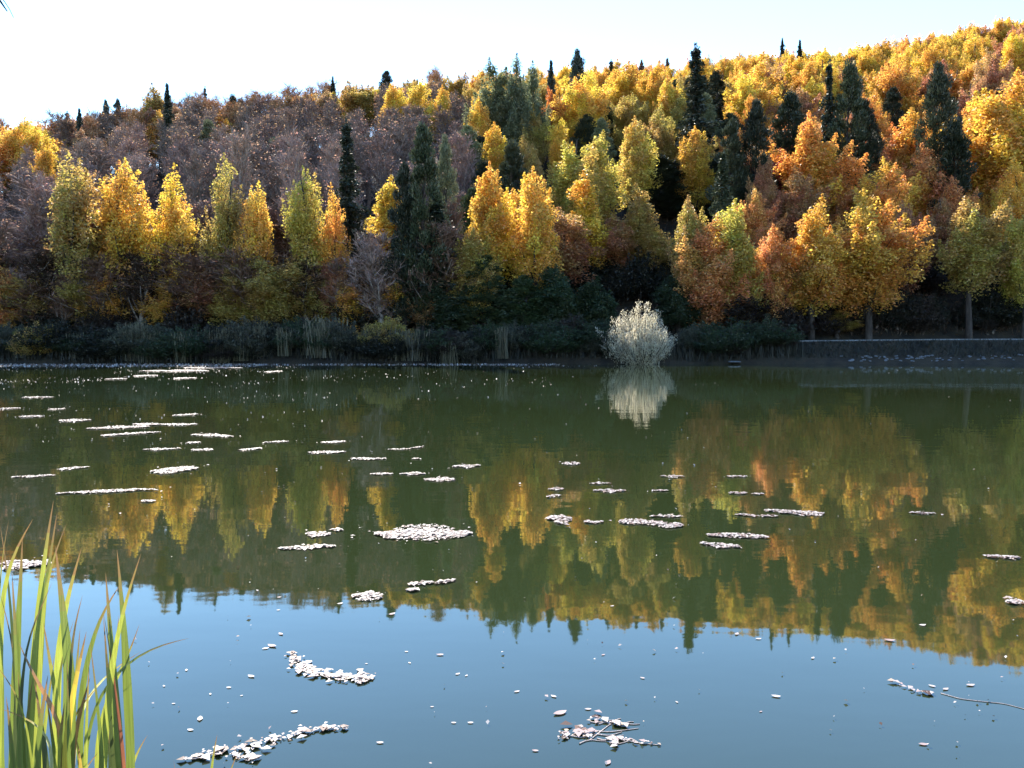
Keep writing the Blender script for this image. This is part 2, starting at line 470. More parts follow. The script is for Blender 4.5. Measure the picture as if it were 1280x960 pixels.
def pine_mesh(n_clump=95, per=190):
    tp = trunk_pts(H0 * 0.95, 0.25)
    tr = MB(); tube(tr, tp, np.linspace(0.2, 0.03, len(tp)), 7)
    cr = MB(); cents = []
    for k in range(n_clump):
        u = (k + rng.random()) / n_clump
        th = k * 2.4 + rng.normal(0, .4)
        rr = 2.3 * (0.55 + 0.6 * u if u < .35 else (1 - (u - .35) / .65) ** .7 * .78) * (0.3 + 0.85 * rng.random() ** .7)
        cents.append((rr * math.cos(th), rr * math.sin(th), H0 * (0.18 + 0.8 * u) + rng.normal(0, .2)))
    cents = np.array(cents)
    for c in cents:
        m = int(per * (.6 + .8 * rng.random())); rc = (.45 + .35 * rng.random()) * (1.2 - .5 * c[2] / H0)
        d = norm(rng.normal(size=(m, 3)))
        p = c + d * (rc * rng.random(m) ** .45)[:, None] * np.array([1.0, 1.0, .8])
        out = norm(np.stack([c[0] + d[:, 0], c[1] + d[:, 1], np.full(m, 1.2) + d[:, 2]], -1))
        leaves(cr, p, 0.22, along=out, aspect=.3, clump=np.full(m, rng.random()))
    limbs(tr, tp, cents[::2], 0.2, 0.1)
    half = np.percentile(np.abs(np.concatenate(cr.v)[:, 0]), 97)
    return dict(trunk=tr.mesh('trunk', M_bark), crown=cr.mesh('crown', M_needle), half=half)

def bare_mesh(n1=34, n2=9, n3=11, leaf=480):
    tp = trunk_pts(H0 * 0.9, 0.3)
    tr = MB(); tube(tr, tp, np.linspace(0.15, 0.03, len(tp)), 6)
    tw = MB(); lf = MB(); tips = []
    P0, P1, P2, P3, P4, P5 = [], [], [], [], [], []
    for k in range(n1):
        u = 0.22 + 0.72 * (k + rng.random()) / n1
        z = H0 * u; th = k * 2.4 + rng.normal(0, .4)
        i = min(int((z + .3) / (tp[-1, 2] + .3) * (len(tp) - 1)), len(tp) - 1)
        p0 = np.array([tp[i, 0], tp[i, 1], z])
        L = (1.0 + 1.5 * (1 - u)) * (0.7 + 0.6 * rng.random())
        d = np.array([math.cos(th), math.sin(th), 1.5 + 1.3 * rng.random()])
        p2 = p0 + d / np.linalg.norm(d) * L + np.array([0, 0, .25 * L])
        c = bez(p0, p0 + d * .35 * L + np.array([0, 0, -.1]), p2, 5)
        tube(tr, c, np.linspace(0.055 * (1.1 - u), .012, 5), 4)
        for s in range(n2):
            t = 0.25 + 0.75 * rng.random()
            a = c[int(t * 4)]
            e = norm(rng.normal(size=3) * .8 + d / np.linalg.norm(d) + np.array([0, 0, .9])) * L * (.3 + .35 * rng.random())
            P0.append(a); P1.append(a + e)
            a2 = a + e * rng.random((n3, 1))
            e2 = norm(rng.normal(size=(n3, 3)) * .7 + norm(e) + np.array([0, 0, .75])) * (.25 + .5 * rng.random((n3, 1)))
            P2.append(a2); P3.append(a2 + e2)
    strips(tw, np.array(P0), np.array(P1), 0.02, 0.009)
    P2 = np.concatenate(P2); P3 = np.concatenate(P3)
    strips(tw, P2, P3, 0.014, 0.006)
    i = rng.integers(0, len(P3), leaf)
    leaves(lf, P3[i] + rng.normal(0, .1, (leaf, 3)), 0.13, clump=rng.random(leaf))
    half = np.percentile(np.abs(np.concatenate(tw.v)[:, 0]), 97)
    return dict(trunk=tr.mesh('trunk', M_pale_bark), crown=tw.mesh('twigs', M_twig), foliage=lf.mesh('last_leaves', M_leaf), half=half)

def bush_mesh(mat, n_stem=90, per=120, size=0.24, W=3.6, up=1.0):
    """many-stemmed bush from the ground up, 10 units tall, feathery tips"""
    tr = MB(); cr = MB()
    for k in range(n_stem):
        th = k * 2.4; q = math.sqrt((k + .5) / n_stem)
        lean = q * (1 + (.16 * math.sin(2 * th + 1) + .1 * math.sin(3 * th) + rng.normal(0, .08) if mat is M_silver else 0))
        ztop = H0 * (1.0 - (0.5 if mat is M_silver else 0.62) * q ** 2.6) * (0.8 + .22 * rng.random()) * (rng.uniform(.6, 1.06) if mat is M_silver else rng.uniform(.55, 1.08))
        tip = np.array([math.cos(th) * W * lean * (0.9 + .2 * rng.random()), math.sin(th) * W * lean * (.9 + .2 * rng.random()), ztop])
        b = np.array([math.cos(th) * .5 * q, math.sin(th) * .5 * q, -.3])
        mid = np.array([tip[0] * .8, tip[1] * .8, ztop * rng.uniform(.2, .5)]) if mat is M_silver else np.array([tip[0] * .75, tip[1] * .75, ztop * .45])
        c = bez(b, mid, tip, 7)
        tube(tr, c, np.linspace(.09, .02, 7), 3)
        m = per
        t = (.14 if mat is M_silver else .25) + (.86 if mat is M_silver else .75) * rng.random(m) ** .7
        cc = bez(b, mid, tip, 40)[(t * 39).astype(int)]
        spread = .75 * (1.15 - t)[:, None] + .12
        p = cc + rng.normal(0, 1, (m, 3)) * spread * .75
        d = norm(tip - mid)
        al = norm(d * up + rng.normal(0, .75 if mat is M_silver else .55, (m, 3)) + np.array([0, 0, .35]))
        p[:, 2] = np.where(p[:, 2] < .1, .1 + rng.random(m) * .6, p[:, 2])
        leaves(cr, p, size * 1.6, along=al, aspect=.3, clump=np.full(m, rng.random()))
    half = np.percentile(np.abs(np.concatenate(cr.v)[:, 0]), 97)
    return dict(trunk=tr.mesh('stems', M_bark), crown=cr.mesh('foliage', mat), half=half)

PROTO = {
    'plume': [crown_mesh('plume', 27, 200, 0.132) for _ in range(6)],
    'airy': [crown_mesh('airy', 30, 100, 0.125) for _ in range(4)],
    'spire': [crown_mesh('spire', 18, 220, 0.13) for _ in range(3)],
    'round': [crown_mesh('round', 32, 220, 0.14) for _ in range(6)],
    'tall':  [crown_mesh('tall', 32, 210, 0.135, M_bark) for _ in range(2)],
    'spruce': [spruce_mesh() for _ in range(3)],
    'pine':  [pine_mesh() for _ in range(4)],
    'bare':  [bare_mesh() for _ in range(5)],
    'bush':  [bush_mesh(M_leaf) for _ in range(3)],
    'silver': [bush_mesh(M_silver, 210, 170, 0.17, 5.0, 1.6)],
}
NAME = {'plume': 'poplar_tree', 'airy': 'thin_crowned_tree', 'spire': 'slim_poplar_tree', 'round': 'broadleaf_tree', 'tall': 'tall_stemmed_tree', 'spruce': 'spruce_tree',
        'pine': 'pine_tree', 'bare': 'bare_tree', 'bush': 'shrub', 'silver': 'willow_bush'}
COL = dict(
    gold=(0.76, 0.50, 0.08), yellow=(0.74, 0.49, 0.07), lemon=(0.70, 0.55, 0.11), olive=(0.46, 0.34, 0.085), ygreen=(0.56, 0.46, 0.09),
    orange=(0.72, 0.38, 0.12), amber=(0.75, 0.42, 0.08), red=(0.5, 0.10, 0.035), vermilion=(0.68, 0.24, 0.06), rust=(0.48, 0.25, 0.11), tan=(0.42, 0.25, 0.13), pink=(0.34, 0.2, 0.14),
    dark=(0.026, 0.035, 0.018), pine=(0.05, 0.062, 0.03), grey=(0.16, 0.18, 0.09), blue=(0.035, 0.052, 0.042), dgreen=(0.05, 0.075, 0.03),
    shade=(0.028, 0.029, 0.015), umber=(0.05, 0.034, 0.024),  # shade: foliage tone with the gloom of the lower slope painted in
    mauve=(0.20, 0.155, 0.14), brown=(0.19, 0.12, 0.09), taupe=(0.3, 0.22, 0.19), silver=(0.72, 0.66, 0.46), sage=(0.10, 0.10, 0.06))
proto_count = {}
def make_tree(kind, x, y, z, half, H, colour, label, group=None, leafcol=None):
    k = proto_count.get(kind, 0); proto_count[kind] = k + 1
    P = PROTO[kind][k % len(PROTO[kind])]
    root = bpy.data.objects.new(NAME[kind], None)
    root.empty_display_size = 0.5
    C.objects.link(root)
    root.location = (x, y, z)
    sx = half / P['half']
    root.scale = (sx, sx, H / H0)
    root.rotation_euler = (0, 0, random.random() * 6.283)
    tag(root, label, 'bush' if kind in ('bush', 'silver') else 'tree', group)
    c = COL[colour]; j = 1 + random.uniform(-.08, .08)
    tr = link('stems' if kind in ('bush', 'silver') else 'trunk', P['trunk'], root)
    cr = link('foliage' if kind in ('bush', 'silver') else ('twigs' if kind == 'bare' else 'crown'), P['crown'], root)
    cr.color = (c[0] * j, c[1] * j * random.uniform(.95, 1.05), c[2] * j, 1)
    if 'foliage' in P:
        lf = link('last_leaves', P['foliage'], root)
        lc = COL[leafcol or 'pink']; lf.color = (*lc, 1)
    return root

placed = []; SHOWN = []
def solve_depth(px, top, H):
    best = None
    for D in np.arange(64.5, float(ridge_dist(px)) + 3, 0.5):
        x, _, zt = unproject(px, top, D)
        if D < FOOT and D > 63.2: continue
        e = abs(zt - float(terrain(x, D)) - H)
        if best is None or e < best[0] - .05: best = (e, D)
    return best[1]

def hand_tree(kind, px, top, hw, H, colour, label, D=None, group=None, leafcol=None):
    if D is None: D = solve_depth(px, top, H)
    x, y, zt = unproject(px, top, D)
    z = float(terrain(x, D))
    if kind == 'silver': z = -.1
    H = max(zt - z, 0.5)
    half = hw / F * D * {'plume': 1.22, 'airy': 1.1, 'spire': 1.15, 'round': 1.28, 'silver': .92, 'pine': 1.08, 'spruce': 1.25}.get(kind, 1)
    placed.append((x, y, half)); SHOWN.append((px, top, hw, D))
    return make_tree(kind, x, y, z - .05, half, H, colour, label, group, leafcol)

# ---- trees one can tell apart in the photograph: kind, x, top, half width (photo px), height m, colour, label
T = [
 # left skyline
 ('round', 12, 154, 24, 11, 'amber', 'golden-orange tree crown on the skyline at the far left edge'),
 ('round', 38, 151, 22, 11, 'gold', 'golden tree on the left skyline, second in from the left edge'),
 ('plume', 56, 168, 14, 11, 'yellow', 'bright yellow narrow tree ending the golden group on the left skyline'),
 ('round', 70, 148, 14, 9, 'orange', 'small brownish-orange crown just left of the dark skyline conifer pair'),
 ('spruce', 84, 139, 8, 10, 'blue', 'left one of the dark bluish conifer pair on the left skyline'),
 ('spruce', 99, 136, 8, 11, 'blue', 'right one of the dark bluish conifer pair on the left skyline'),
 ('pine', 132, 126, 8, 11, 'blue', 'thin bluish conifer rising behind the pinkish half-bare trees'),
 ('pine', 147, 124, 8, 11, 'blue', 'bluish conifer with a tufted tip above the pinkish half-bare trees'),
 ('plume', 190, 109, 16, 12, 'olive', 'olive-green leafy tree on the skyline beside the tall dark spruce'),
 ('spruce', 209, 105, 9, 14, 'dark', 'tall dark spruce standing out on the left skyline'),
 ('spruce', 256, 108, 6, 9, 'blue', 'lone tiny pointed spruce on the skyline above the bare stand'),
 ('pine', 291, 119, 10, 9, 'blue', 'low dark round-topped pine on the skyline above the bare stand'),
 ('spruce', 416, 96, 6, 9, 'dark', 'small black pointed spruce on the skyline left of the pale yellow crowns'),
 ('pine', 483, 88, 12, 11, 'blue', 'blue-green bushy pine on the skyline between yellow crowns'),
 ('round', 447, 100, 24, 10, 'olive', 'broad pale yellow-green crown on the skyline right of the black spruce'),
 ('plume', 492, 104, 14, 11, 'gold', 'golden crown on the upper slope just right below the blue-green pine'),
 ('plume', 526, 102, 16, 11, 'gold', 'golden crown below the skyline, middle of the upper golden row'),
 ('plume', 552, 106, 14, 11, 'yellow', 'golden-yellow crown at the right end of the upper golden row'),
 ('round', 574, 90, 18, 10, 'olive', 'olive crown on the skyline left of the big grey-green tree'),
 ('plume', 598, 122, 13, 12, 'gold', 'narrow golden tree against the left side of the big grey-green tree'),
 ('round', 618, 82, 28, 15, 'grey', 'big feathery grey-green tree high on the slope, left crown'),
 ('plume', 646, 73, 16, 16, 'grey', 'tall grey-green tree on the skyline right of the big feathery tree'),
 ('plume', 664, 84, 14, 14, 'grey', 'grey-green tree between two dark skyline spruces'),
 ('spruce', 689, 76, 9, 14, 'blue', 'slim dark spruce on the skyline left of the forked blue pine'),
 ('pine', 722, 64, 14, 15, 'blue', 'dark blue pine with a wide tufted top on the skyline'),
 ('spruce', 764, 75, 8, 9, 'pine', 'small dark conifer poking over the golden skyline'),
 ('spruce', 802, 75, 7, 8, 'brown', 'small brownish conifer among golden crowns at the skyline'),
 ('spruce', 834, 73, 7, 9, 'brown', 'brownish spruce on the skyline left of the biggest dark spruce'),
 ('spruce', 870, 56, 21, 19, 'dark', 'biggest dark spruce breaking the skyline right of centre'),
 ('spruce', 978, 48, 6, 9, 'dark', 'left one of the tiny spruce pair on the right skyline'),
 ('spruce', 1000, 50, 6, 9, 'dark', 'right one of the tiny spruce pair on the right skyline'),
 # upper slope, centre
 ('round', 697, 106, 15, 11, 'vermilion', 'vivid orange-red tree high on the slope, the reddest one'),
 ('round', 732, 93, 24, 13, 'gold', 'large golden tree just right of the orange-red tree'),
 ('round', 778, 80, 24, 12, 'yellow', 'bright yellow crown near the skyline right of the tufted blue pine'),
 ('round', 815, 77, 18, 12, 'yellow', 'bright yellow skyline crown left of the brownish spruce'),
 ('plume', 838, 93, 15, 12, 'gold', 'golden tree just left of the biggest dark spruce'),
 ('round', 788, 114, 20, 10, 'olive', 'olive-green tree below the bright yellow skyline crowns'),
 ('pine', 752, 148, 14, 9, 'grey', 'grey-green conifer below the large golden tree'),
 ('round', 660, 132, 18, 10, 'olive', 'dull yellow tree left below the orange-red tree'),
 ('plume', 700, 150, 14, 9, 'yellow', 'small yellow tree directly below the orange-red tree'),
 ('round', 727, 161, 34, 13, 'ygreen', 'large yellow-green tree in the middle of the slope'),
 ('plume', 793, 148, 20, 12, 'lemon', 'yellow tree with upright plumes right of the large yellow-green tree'),
 ('round', 824, 137, 18, 11, 'olive', 'olive-yellow tree with ragged top left below the biggest spruce'),
 ('plume', 868, 158, 18, 11, 'yellow', 'bright yellow tree alone against the dark pines'),
 ('pine', 640, 178, 22, 12, 'pine', 'dark green pine below the big grey-green tree'),
 ('round', 660, 172, 18, 10, 'olive', 'dull olive tree left of the large yellow-green tree'),
 # middle slope conifers
 ('spruce', 433, 150, 20, 17, 'dark', 'dark narrow spruce standing in front of the bare stand'),
 ('pine', 528, 152, 24, 19, 'pine', 'dark ragged pine in the middle left with bare trees around'),
 ('pine', 556, 172, 16, 15, 'grey', 'grey-green pine right of the dark ragged pine'),
 ('pine', 505, 205, 20, 16, 'dark', 'dark pine low on the slope right of the golden plume tree'),
 ('spruce', 545, 235, 22, 14, 'dark', 'dark conifer left of the central golden clump'),
 ('pine', 820, 195, 38, 15, 'dark', 'broad near-black pine in the centre behind the yellow plumes'),
 ('pine', 848, 225, 26, 13, 'dark', 'near-black pine right of the centre, below the lone yellow tree'),
 ('spruce', 904, 192, 18, 12, 'pine', 'grey-green young spruce beside the near-black pines'),
 ('pine', 945, 128, 22, 15, 'dark', 'dark pine right below the biggest spruce'),
 ('pine', 988, 116, 26, 15, 'dark', 'broad dark pine under the tiny spruce pair'),
 ('spruce', 1037, 76, 13, 18, 'dark', 'tall dark spruce on the right slope, left of a close pair'),
 ('pine', 1063, 78, 20, 18, 'pine', 'tall grey-green conifer on the right slope, right of a close pair'),
 ('pine', 1080, 122, 22, 14, 'dark', 'dark pine at the foot of the tall conifer pair'),
 ('pine', 1174, 82, 24, 18, 'pine', 'tall dark grey-green pine alone among orange trees at right'),
 ('pine', 915, 150, 20, 13, 'pine', 'dark green pine between the biggest spruce and the red-tinged tree'),
 ('pine', 1195, 150, 22, 14, 'dark', 'dark pine left of the huge yellow tree'),
 # right slope, broadleaf
 ('round', 1022, 143, 36, 14, 'amber', 'large golden-orange tree below the tall conifer pair'),
 ('round', 984, 176, 20, 10, 'red', 'dark red tree against the left side of the large golden-orange tree'),
 ('round', 958, 200, 16, 10, 'rust', 'reddish-orange tree left below the dark red tree'),
 ('round', 1072, 182, 22, 9, 'rust', 'rusty brown tree right of the large golden-orange tree'),
 ('plume', 1138, 140, 26, 12, 'amber', 'orange-gold pointed tree left of the lone grey-green pine'),
 ('round', 1108, 203, 28, 11, 'amber', 'golden tree in the middle of the right slope'),
 ('round', 1165, 181, 28, 11, 'orange', 'orange tree right of the golden tree on the right slope'),
 ('round', 1203, 219, 22, 10, 'orange', 'orange-brown tree behind the long-stemmed tree'),
 ('round', 1262, 88, 46, 17, 'yellow', 'huge yellow tree at the right edge'),
 ('round', 1268, 205, 28, 11, 'gold', 'golden lower crown under the huge yellow tree at right edge'),
 ('round', 1018, 246, 34, 13, 'amber', 'large golden tree by the road, left of a matching pair'),
 ('round', 1090, 245, 38, 13, 'amber', 'large orange-gold tree by the road, right of a matching pair'),
 ('round', 966, 284, 22, 10, 'orange', 'orange tree by the road left of the large golden pair'),
 ('round', 1050, 300, 30, 9, 'rust', 'brownish low tree between the large golden pair'),
 ('tall', 1217, 246, 37, 13, 'olive', 'tree with olive-gold crown on a long bare pale stem by the road'),
 ('round', 1285, 252, 26, 12, 'ygreen', 'yellow-green tree cut by the right edge beside the long-stemmed tree'),
 ('plume', 1047, 388, 18, 2.6, 'olive', 'small olive bush-like tree at the roadside under the golden pair'),
 ('round', 888, 275, 36, 11, 'orange', 'bright orange tree right of centre above the road'),
 ('plume', 865, 243, 20, 12, 'olive', 'olive-green tree behind the bright orange tree, on its left'),
 ('plume', 915, 254, 28, 12, 'ygreen', 'yellow-green tree behind the bright orange tree, on its right'),
 # more crowns of the right-hand group
 ('round', 942, 226, 20, 9, 'orange', 'peach-orange tree in the gap left of the reddish-orange tree'),
 ('round', 1000, 214, 26, 9, 'rust', 'rust-coloured tree just above the left tree of the golden roadside pair'),
 ('round', 1046, 212, 26, 9, 'orange', 'peach tree above and between the golden roadside pair'),
 ('round', 1080, 222, 22, 9, 'rust', 'brownish-orange tree above the right tree of the golden roadside pair'),
 ('round', 1140, 212, 24, 9, 'amber', 'amber tree between the golden tree and the orange tree on the right slope'),
 ('round', 1130, 256, 24, 9, 'rust', 'dull rust tree right of the golden roadside pair'),
 ('round', 1178, 238, 22, 9, 'rust', 'rust-brown tree left behind the long-stemmed tree'),
 ('round', 1112, 176, 20, 9, 'orange', 'orange tree under the orange-gold pointed tree'),
 ('round', 1240, 165, 26, 11, 'amber', 'amber tree left below the huge yellow tree'),
 ('round', 1195, 190, 24, 9, 'orange', 'orange tree between the lone pine and the huge yellow tree'),
 ('round', 1225, 120, 24, 11, 'amber', 'amber tree against the left side of the huge yellow tree'),
 # centre front
 ('plume', 610, 206, 24, 14, 'gold', 'golden tree at the left of the central golden clump'),
 ('plume', 668, 210, 26, 14, 'gold', 'golden tree with two plumes in the central clump'),
 ('plume', 640, 240, 24, 12, 'amber', 'amber tree in the middle of the central golden clump'),
 ('spire', 733, 220, 21, 14, 'yellow', 'slim bright yellow tree right of the central golden clump'),
 ('plume', 796, 236, 22, 13, 'olive', 'dull yellow tree with plumes before the near-black pine'),
 ('spire', 640, 288, 18, 10, 'lemon', 'slim lemon-yellow tree standing low at the centre by the shore'),
 ('plume', 590, 285, 24, 10, 'olive', 'olive tree low at the shore left of the slim lemon-yellow one'),
 ('plume', 700, 262, 30, 12, 'rust', 'brown-leaved tree between the lemon-yellow and bright yellow slim trees'),
 ('plume', 768, 268, 26, 11, 'rust', 'brownish tree behind the silver bush, right of the bright yellow slim tree'),
 ('plume', 815, 275, 20, 11, 'olive', 'pale olive tree above and behind the silver bush'),
 ('round', 692, 334, 30, 7, 'dgreen', 'dark green leafy tree low at the shore left of the silver bush'),
 ('round', 740, 345, 28, 7, 'dgreen', 'dark green leafy tree directly behind the silver bush'),
 ('round', 560, 345, 26, 7, 'dgreen', 'dark green leafy tree low in the dark gap at the centre'),
 ('round', 850, 345, 30, 7, 'dgreen', 'dark green leafy tree right behind the silver bush'),
 ('round', 925, 350, 34, 7, 'umber', 'dark brown low tree under the bright orange tree'),
 ('pine', 605, 318, 34, 8, 'dgreen', 'dark green bushy conifer at the shore under the golden clump'),
 ('pine', 655, 345, 30, 7, 'dgreen', 'low dark green tree at the shore under the slim lemon-yellow tree'),
 # left front
 ('plume', 90, 190, 34, 16, 'olive', 'tall olive-yellow tree, leftmost of the front row of yellow trees'),
 ('plume', 152, 196, 32, 15, 'gold', 'golden-yellow tree, second in the front row from the left'),
 ('plume', 218, 216, 32, 14, 'yellow', 'slender golden pointed tree, third in the front row from the left'),
 ('plume', 284, 200, 24, 15, 'olive', 'olive-yellow tree with dark trunk showing, fourth in the front row'),
 ('plume', 320, 228, 24, 13, 'gold', 'yellow tree close right of the olive-yellow tree with dark trunk'),
 ('plume', 380, 206, 24, 15, 'ygreen', 'yellow-green pointed tree left of the dark narrow spruce'),
 ('plume', 416, 238, 20, 13, 'amber', 'small golden tree in front of the dark narrow spruce'),
 ('spire', 483, 210, 22, 15, 'gold', 'golden plume tree right of the dark narrow spruce'),
 ('bare', 372, 188, 22, 15, 'taupe', 'pinkish bare tree behind the yellow-green pointed tree'),
 ('bare', 305, 176, 24, 14, 'taupe', 'pinkish bare tree behind the fourth and fifth front-row trees'),
 ('round', 350, 314, 36, 8, 'olive', 'low golden-olive tree under the yellow-green pointed tree'),
 ('round', 422, 320, 22, 7, 'rust', 'low reddish-orange tree right of the low golden-olive tree'),
 ('round', 8, 320, 22, 8, 'orange', 'small orange tree at the left edge above the shore'),
 ('bare', 475, 300, 30, 9, 'taupe', 'pinkish bare tree low on the slope right of the reddish tree'),
 ('bare', 45, 235, 34, 14, 'taupe', 'greyish bare tree at the left edge beside the tall olive-yellow tree'),
 ('bare', 125, 270, 30, 11, 'brown', 'brown bare tree between the first two front-row yellow trees'),
 ('bare', 185, 290, 30, 10, 'brown', 'brown bare tree below and between the second and third front-row trees'),
 ('bare', 255, 260, 26, 12, 'mauve', 'mauve bare tree between the third and fourth front-row trees'),
 ('bare', 545, 290, 30, 10, 'brown', 'brown bare tree low in the dark gap left of the golden clump'),
 ('plume', 295, 330, 24, 7, 'olive', 'low olive tree at the foot of the dark-trunked tree'),
 # shrubs on the far shore
 ('bush', 45, 400, 26, 3, 'olive', 'olive rounded shrub on the far shore near the left edge'),
 ('bush', 175, 396, 40, 3, 'sage', 'tall reedy grey-green shrub on the far left shore'),
 ('bush', 105, 410, 34, 3, 'dgreen', 'dark green shrub on the far shore right of the olive shrub'),
 ('bush', 245, 404, 34, 3, 'dgreen', 'dark shrub on the far shore right of the reedy grey-green one'),
 ('bush', 310, 392, 32, 3, 'sage', 'feathery grey shrub on the far shore below the low olive tree'),
 ('bush', 370, 402, 32, 3, 'dgreen', 'dark rounded shrub on the far shore between two feathery grey ones'),
 ('bush', 422, 390, 26, 3, 'sage', 'feathery sage-coloured shrub on the far shore, left of a close pair'),
 ('bush', 482, 392, 34, 3, 'olive', 'greenish feathery shrub on the far shore, right of a close pair'),
 ('bush', 545, 404, 32, 3, 'dgreen', 'dark green shrub on the far shore below the dark gap'),
 ('bush', 612, 398, 26, 3, 'dgreen', 'dark shrub on the far shore below the slim lemon-yellow tree'),
 ('bush', 690, 396, 32, 3, 'dgreen', 'dark shrub on the far shore midway to the silver bush'),
 ('bush', 905, 392, 36, 3, 'dgreen', 'dark shrub under the bright orange tree'),
 ('bush', 965, 398, 34, 3, 'dgreen', 'dark shrub by the road between bright orange and golden trees'),
 ('bush', 765, 410, 14, 2.4, 'sage', 'small sage bush against the left side of the silver bush'),
]
for row in T:
    kind, px, top, hw, H, colour, label = row
    kw = {}
    if kind == 'plume' and px < 500 and 185 < top < 245: kind = 'airy'
    if kind == 'bush': kw['D'] = 61.4 + (px % 11) * .12
    if px == 1047: kw['D'] = 68.4
    if 640 <= px <= 830 and 215 < top < 300 and kind not in ('bush',): kw['D'] = 74 + (px % 7) * .5
    if px < 500 and top < 245 and kind in ('airy', 'spire') and top > 185: kw['D'] = 69.2 + (px % 5) * .4
    if (px, top) in ((820, 195), (848, 225)): kw['D'] = 90
    if kind == 'bare' and px in (45, 125, 185, 255): kw['D'] = 75
    if px == 1050 and top == 300: kw['D'] = 77
    if px == 765 and top == 410: kw['D'] = 60.9
    hand_tree(kind, px, top, hw, H, colour, label, **kw)
# the pale bush that stands at the water's edge
hand_tree('silver', 801, 376, 40, 5, 'silver', 'rounded silvery-white bush at the water edge, mirrored in the lake', D=60.3)

# ---- the rest of the wood: single trees behind and between, by zone
def zone(px, v):
    r = random.random()
    if px < 585:
        if v > 0.86:
            return random.choice([('round', 'amber'), ('plume', 'amber'), ('bare', 'tan'), ('plume', 'tan'), ('bare', 'tan'), ('round', 'tan')] + ([('round', 'gold')] * 3 if px > 400 else []))
        if px < 65 and v > .6: return random.choice([('round', 'gold'), ('bare', 'tan')])
        if 90 < px < 190 and v > .5: return ('bare', 'taupe') if r < .8 else ('plume', 'tan')
        if v > 0.12: return ('bare', 'mauve') if r < .78 else (('bare', 'taupe') if r < .95 else ('pine', 'grey'))
        return ('bare', 'brown') if r < .6 else (('pine', 'dark') if r < .85 else ('plume', 'rust'))
    if px < 900:
        if v > .66: return (random.choice(['round', 'round', 'plume']), random.choice(['gold', 'yellow', 'yellow', 'amber', 'olive'])) if r < .93 or v > .8 else ('pine', 'pine')
        if v > .25: return random.choice([('pine', 'pine'), ('pine', 'grey'), ('round', 'olive'), ('plume', 'olive'), ('pine', 'dark'), ('plume', 'yellow'), ('bare', 'brown')])
        return random.choice([('pine', 'dark'), ('pine', 'dark'), ('plume', 'rust'), ('pine', 'dgreen'), ('bare', 'brown')])
    if v > .5: return (random.choice(['round', 'round', 'plume', 'airy']), random.choice(['gold', 'yellow', 'yellow', 'gold', 'yellow'])) if r < .93 else ('round', 'rust')
    if v > .22: return random.choice([('pine', 'dark'), ('round', 'orange'), ('round', 'rust'), ('pine', 'pine'), ('round', 'amber')])
    return random.choice([('pine', 'dark'), ('round', 'rust'), ('pine', 'dark'), ('round', 'olive')])

LAND = [(60, 'the left edge'), (150, 'the second front-row yellow tree'), (250, 'the slender golden pointed tree'), (340, 'the yellow-green pointed tree'),
        (433, 'the dark narrow spruce'), (530, 'the dark ragged pine'), (620, 'the big grey-green tree'), (725, 'the large yellow-green tree'),
        (800, 'the yellow plumed tree'), (870, 'the biggest dark spruce'), (950, 'the tiny skyline spruce pair'), (1040, 'the tall conifer pair'), (1130, 'the orange-gold pointed tree'),
        (1175, 'the lone grey-green pine'), (1260, 'the huge yellow tree')]
DESC = {'mauve': 'mauve-grey leafless', 'taupe': 'pinkish half-bare', 'brown': 'brown leafless', 'gold': 'golden', 'yellow': 'yellow', 'amber': 'amber', 'olive': 'olive-green', 'tan': 'tan-leaved',
        'orange': 'orange', 'rust': 'rust-brown', 'dark': 'near-black', 'pine': 'dark green', 'grey': 'grey-green', 'dgreen': 'dark green'}
def fill():
    n = 0
    y = 69.5
    while y < 205:
        step = 4.6 + (y - 68) * 0.017
        xs = np.concatenate([np.arange(-0.76 * y, -.055 * y, step * .86), np.arange(-.055 * y, .76 * y, step * 1.12)])
        for x0 in xs + random.uniform(0, step):
            x = x0 + random.uniform(-.35, .35) * step; yy = y + random.uniform(-.4, .4) * step
            px = 640 + F * x / yy
            Rd = float(ridge_dist(np.clip(px, -300, 1600)))
            v = (yy - FOOT) / (Rd - FOOT)
            if v > 1.06 or v < 0.01: continue
            if any((x - a) ** 2 + (yy - b) ** 2 < (1.1 + .45 * h) ** 2 for a, b, h in placed): continue
            if 600 < px < 850 and yy < 80: continue
            kind, colour = zone(px, v)
            z = float(terrain(x, yy))
            H = {'bare': 10.5, 'round': 10.5, 'plume': 11.0, 'airy': 11.5, 'pine': 10, 'spruce': 10}[kind] * random.uniform(.75, 1.2)
            if v < .2: H *= .8
            lim = float(skyline(np.clip(px, -300, 1600))) + abs(random.gauss(0, 3.5)) + (max(0, .97 - v) * (110 if px < 600 else 50)) - (3 if kind in ('spruce', 'pine') else 0)
            zmax = unproject(px, lim, yy)[2]
            H = min(H, zmax - z)
            if H < 4: continue
            half = {'bare': 1.75, 'round': 2.9, 'plume': 2.1, 'airy': 1.9, 'pine': 2.0, 'spruce': 1.7}[kind] * random.uniform(.75, 1.3) * (H / 10.5) ** .5
            tp_y = project(x, yy, z + H)[1]; hwp = half / yy * F
            if any(D > yy - 1 and abs(px - a) < .75 * (hwp + h) and tp_y < b + 1.7 * h for a, b, h, D in SHOWN): continue
            where = min(LAND, key=lambda q: abs(q[0] - px))[1]
            part = 'along the skyline' if v > .84 else ('high on the slope' if v > .45 else ('halfway up the slope' if v > .2 else 'low on the slope'))
            lab = f"{DESC[colour]} {'conifer' if kind in ('pine', 'spruce') else 'tree'} in the wood {part} near {where}"
            grp = f"{DESC[colour]} {'conifers' if kind in ('pine', 'spruce') else 'trees'} {part} near {where}"
            make_tree(kind, x, yy, z - .05, half, H, colour, lab, grp, 'tan' if v > .5 else 'pink')
            n += 1
        y += step * .95
    print('fill trees', n)
from collections import Counter
fill()
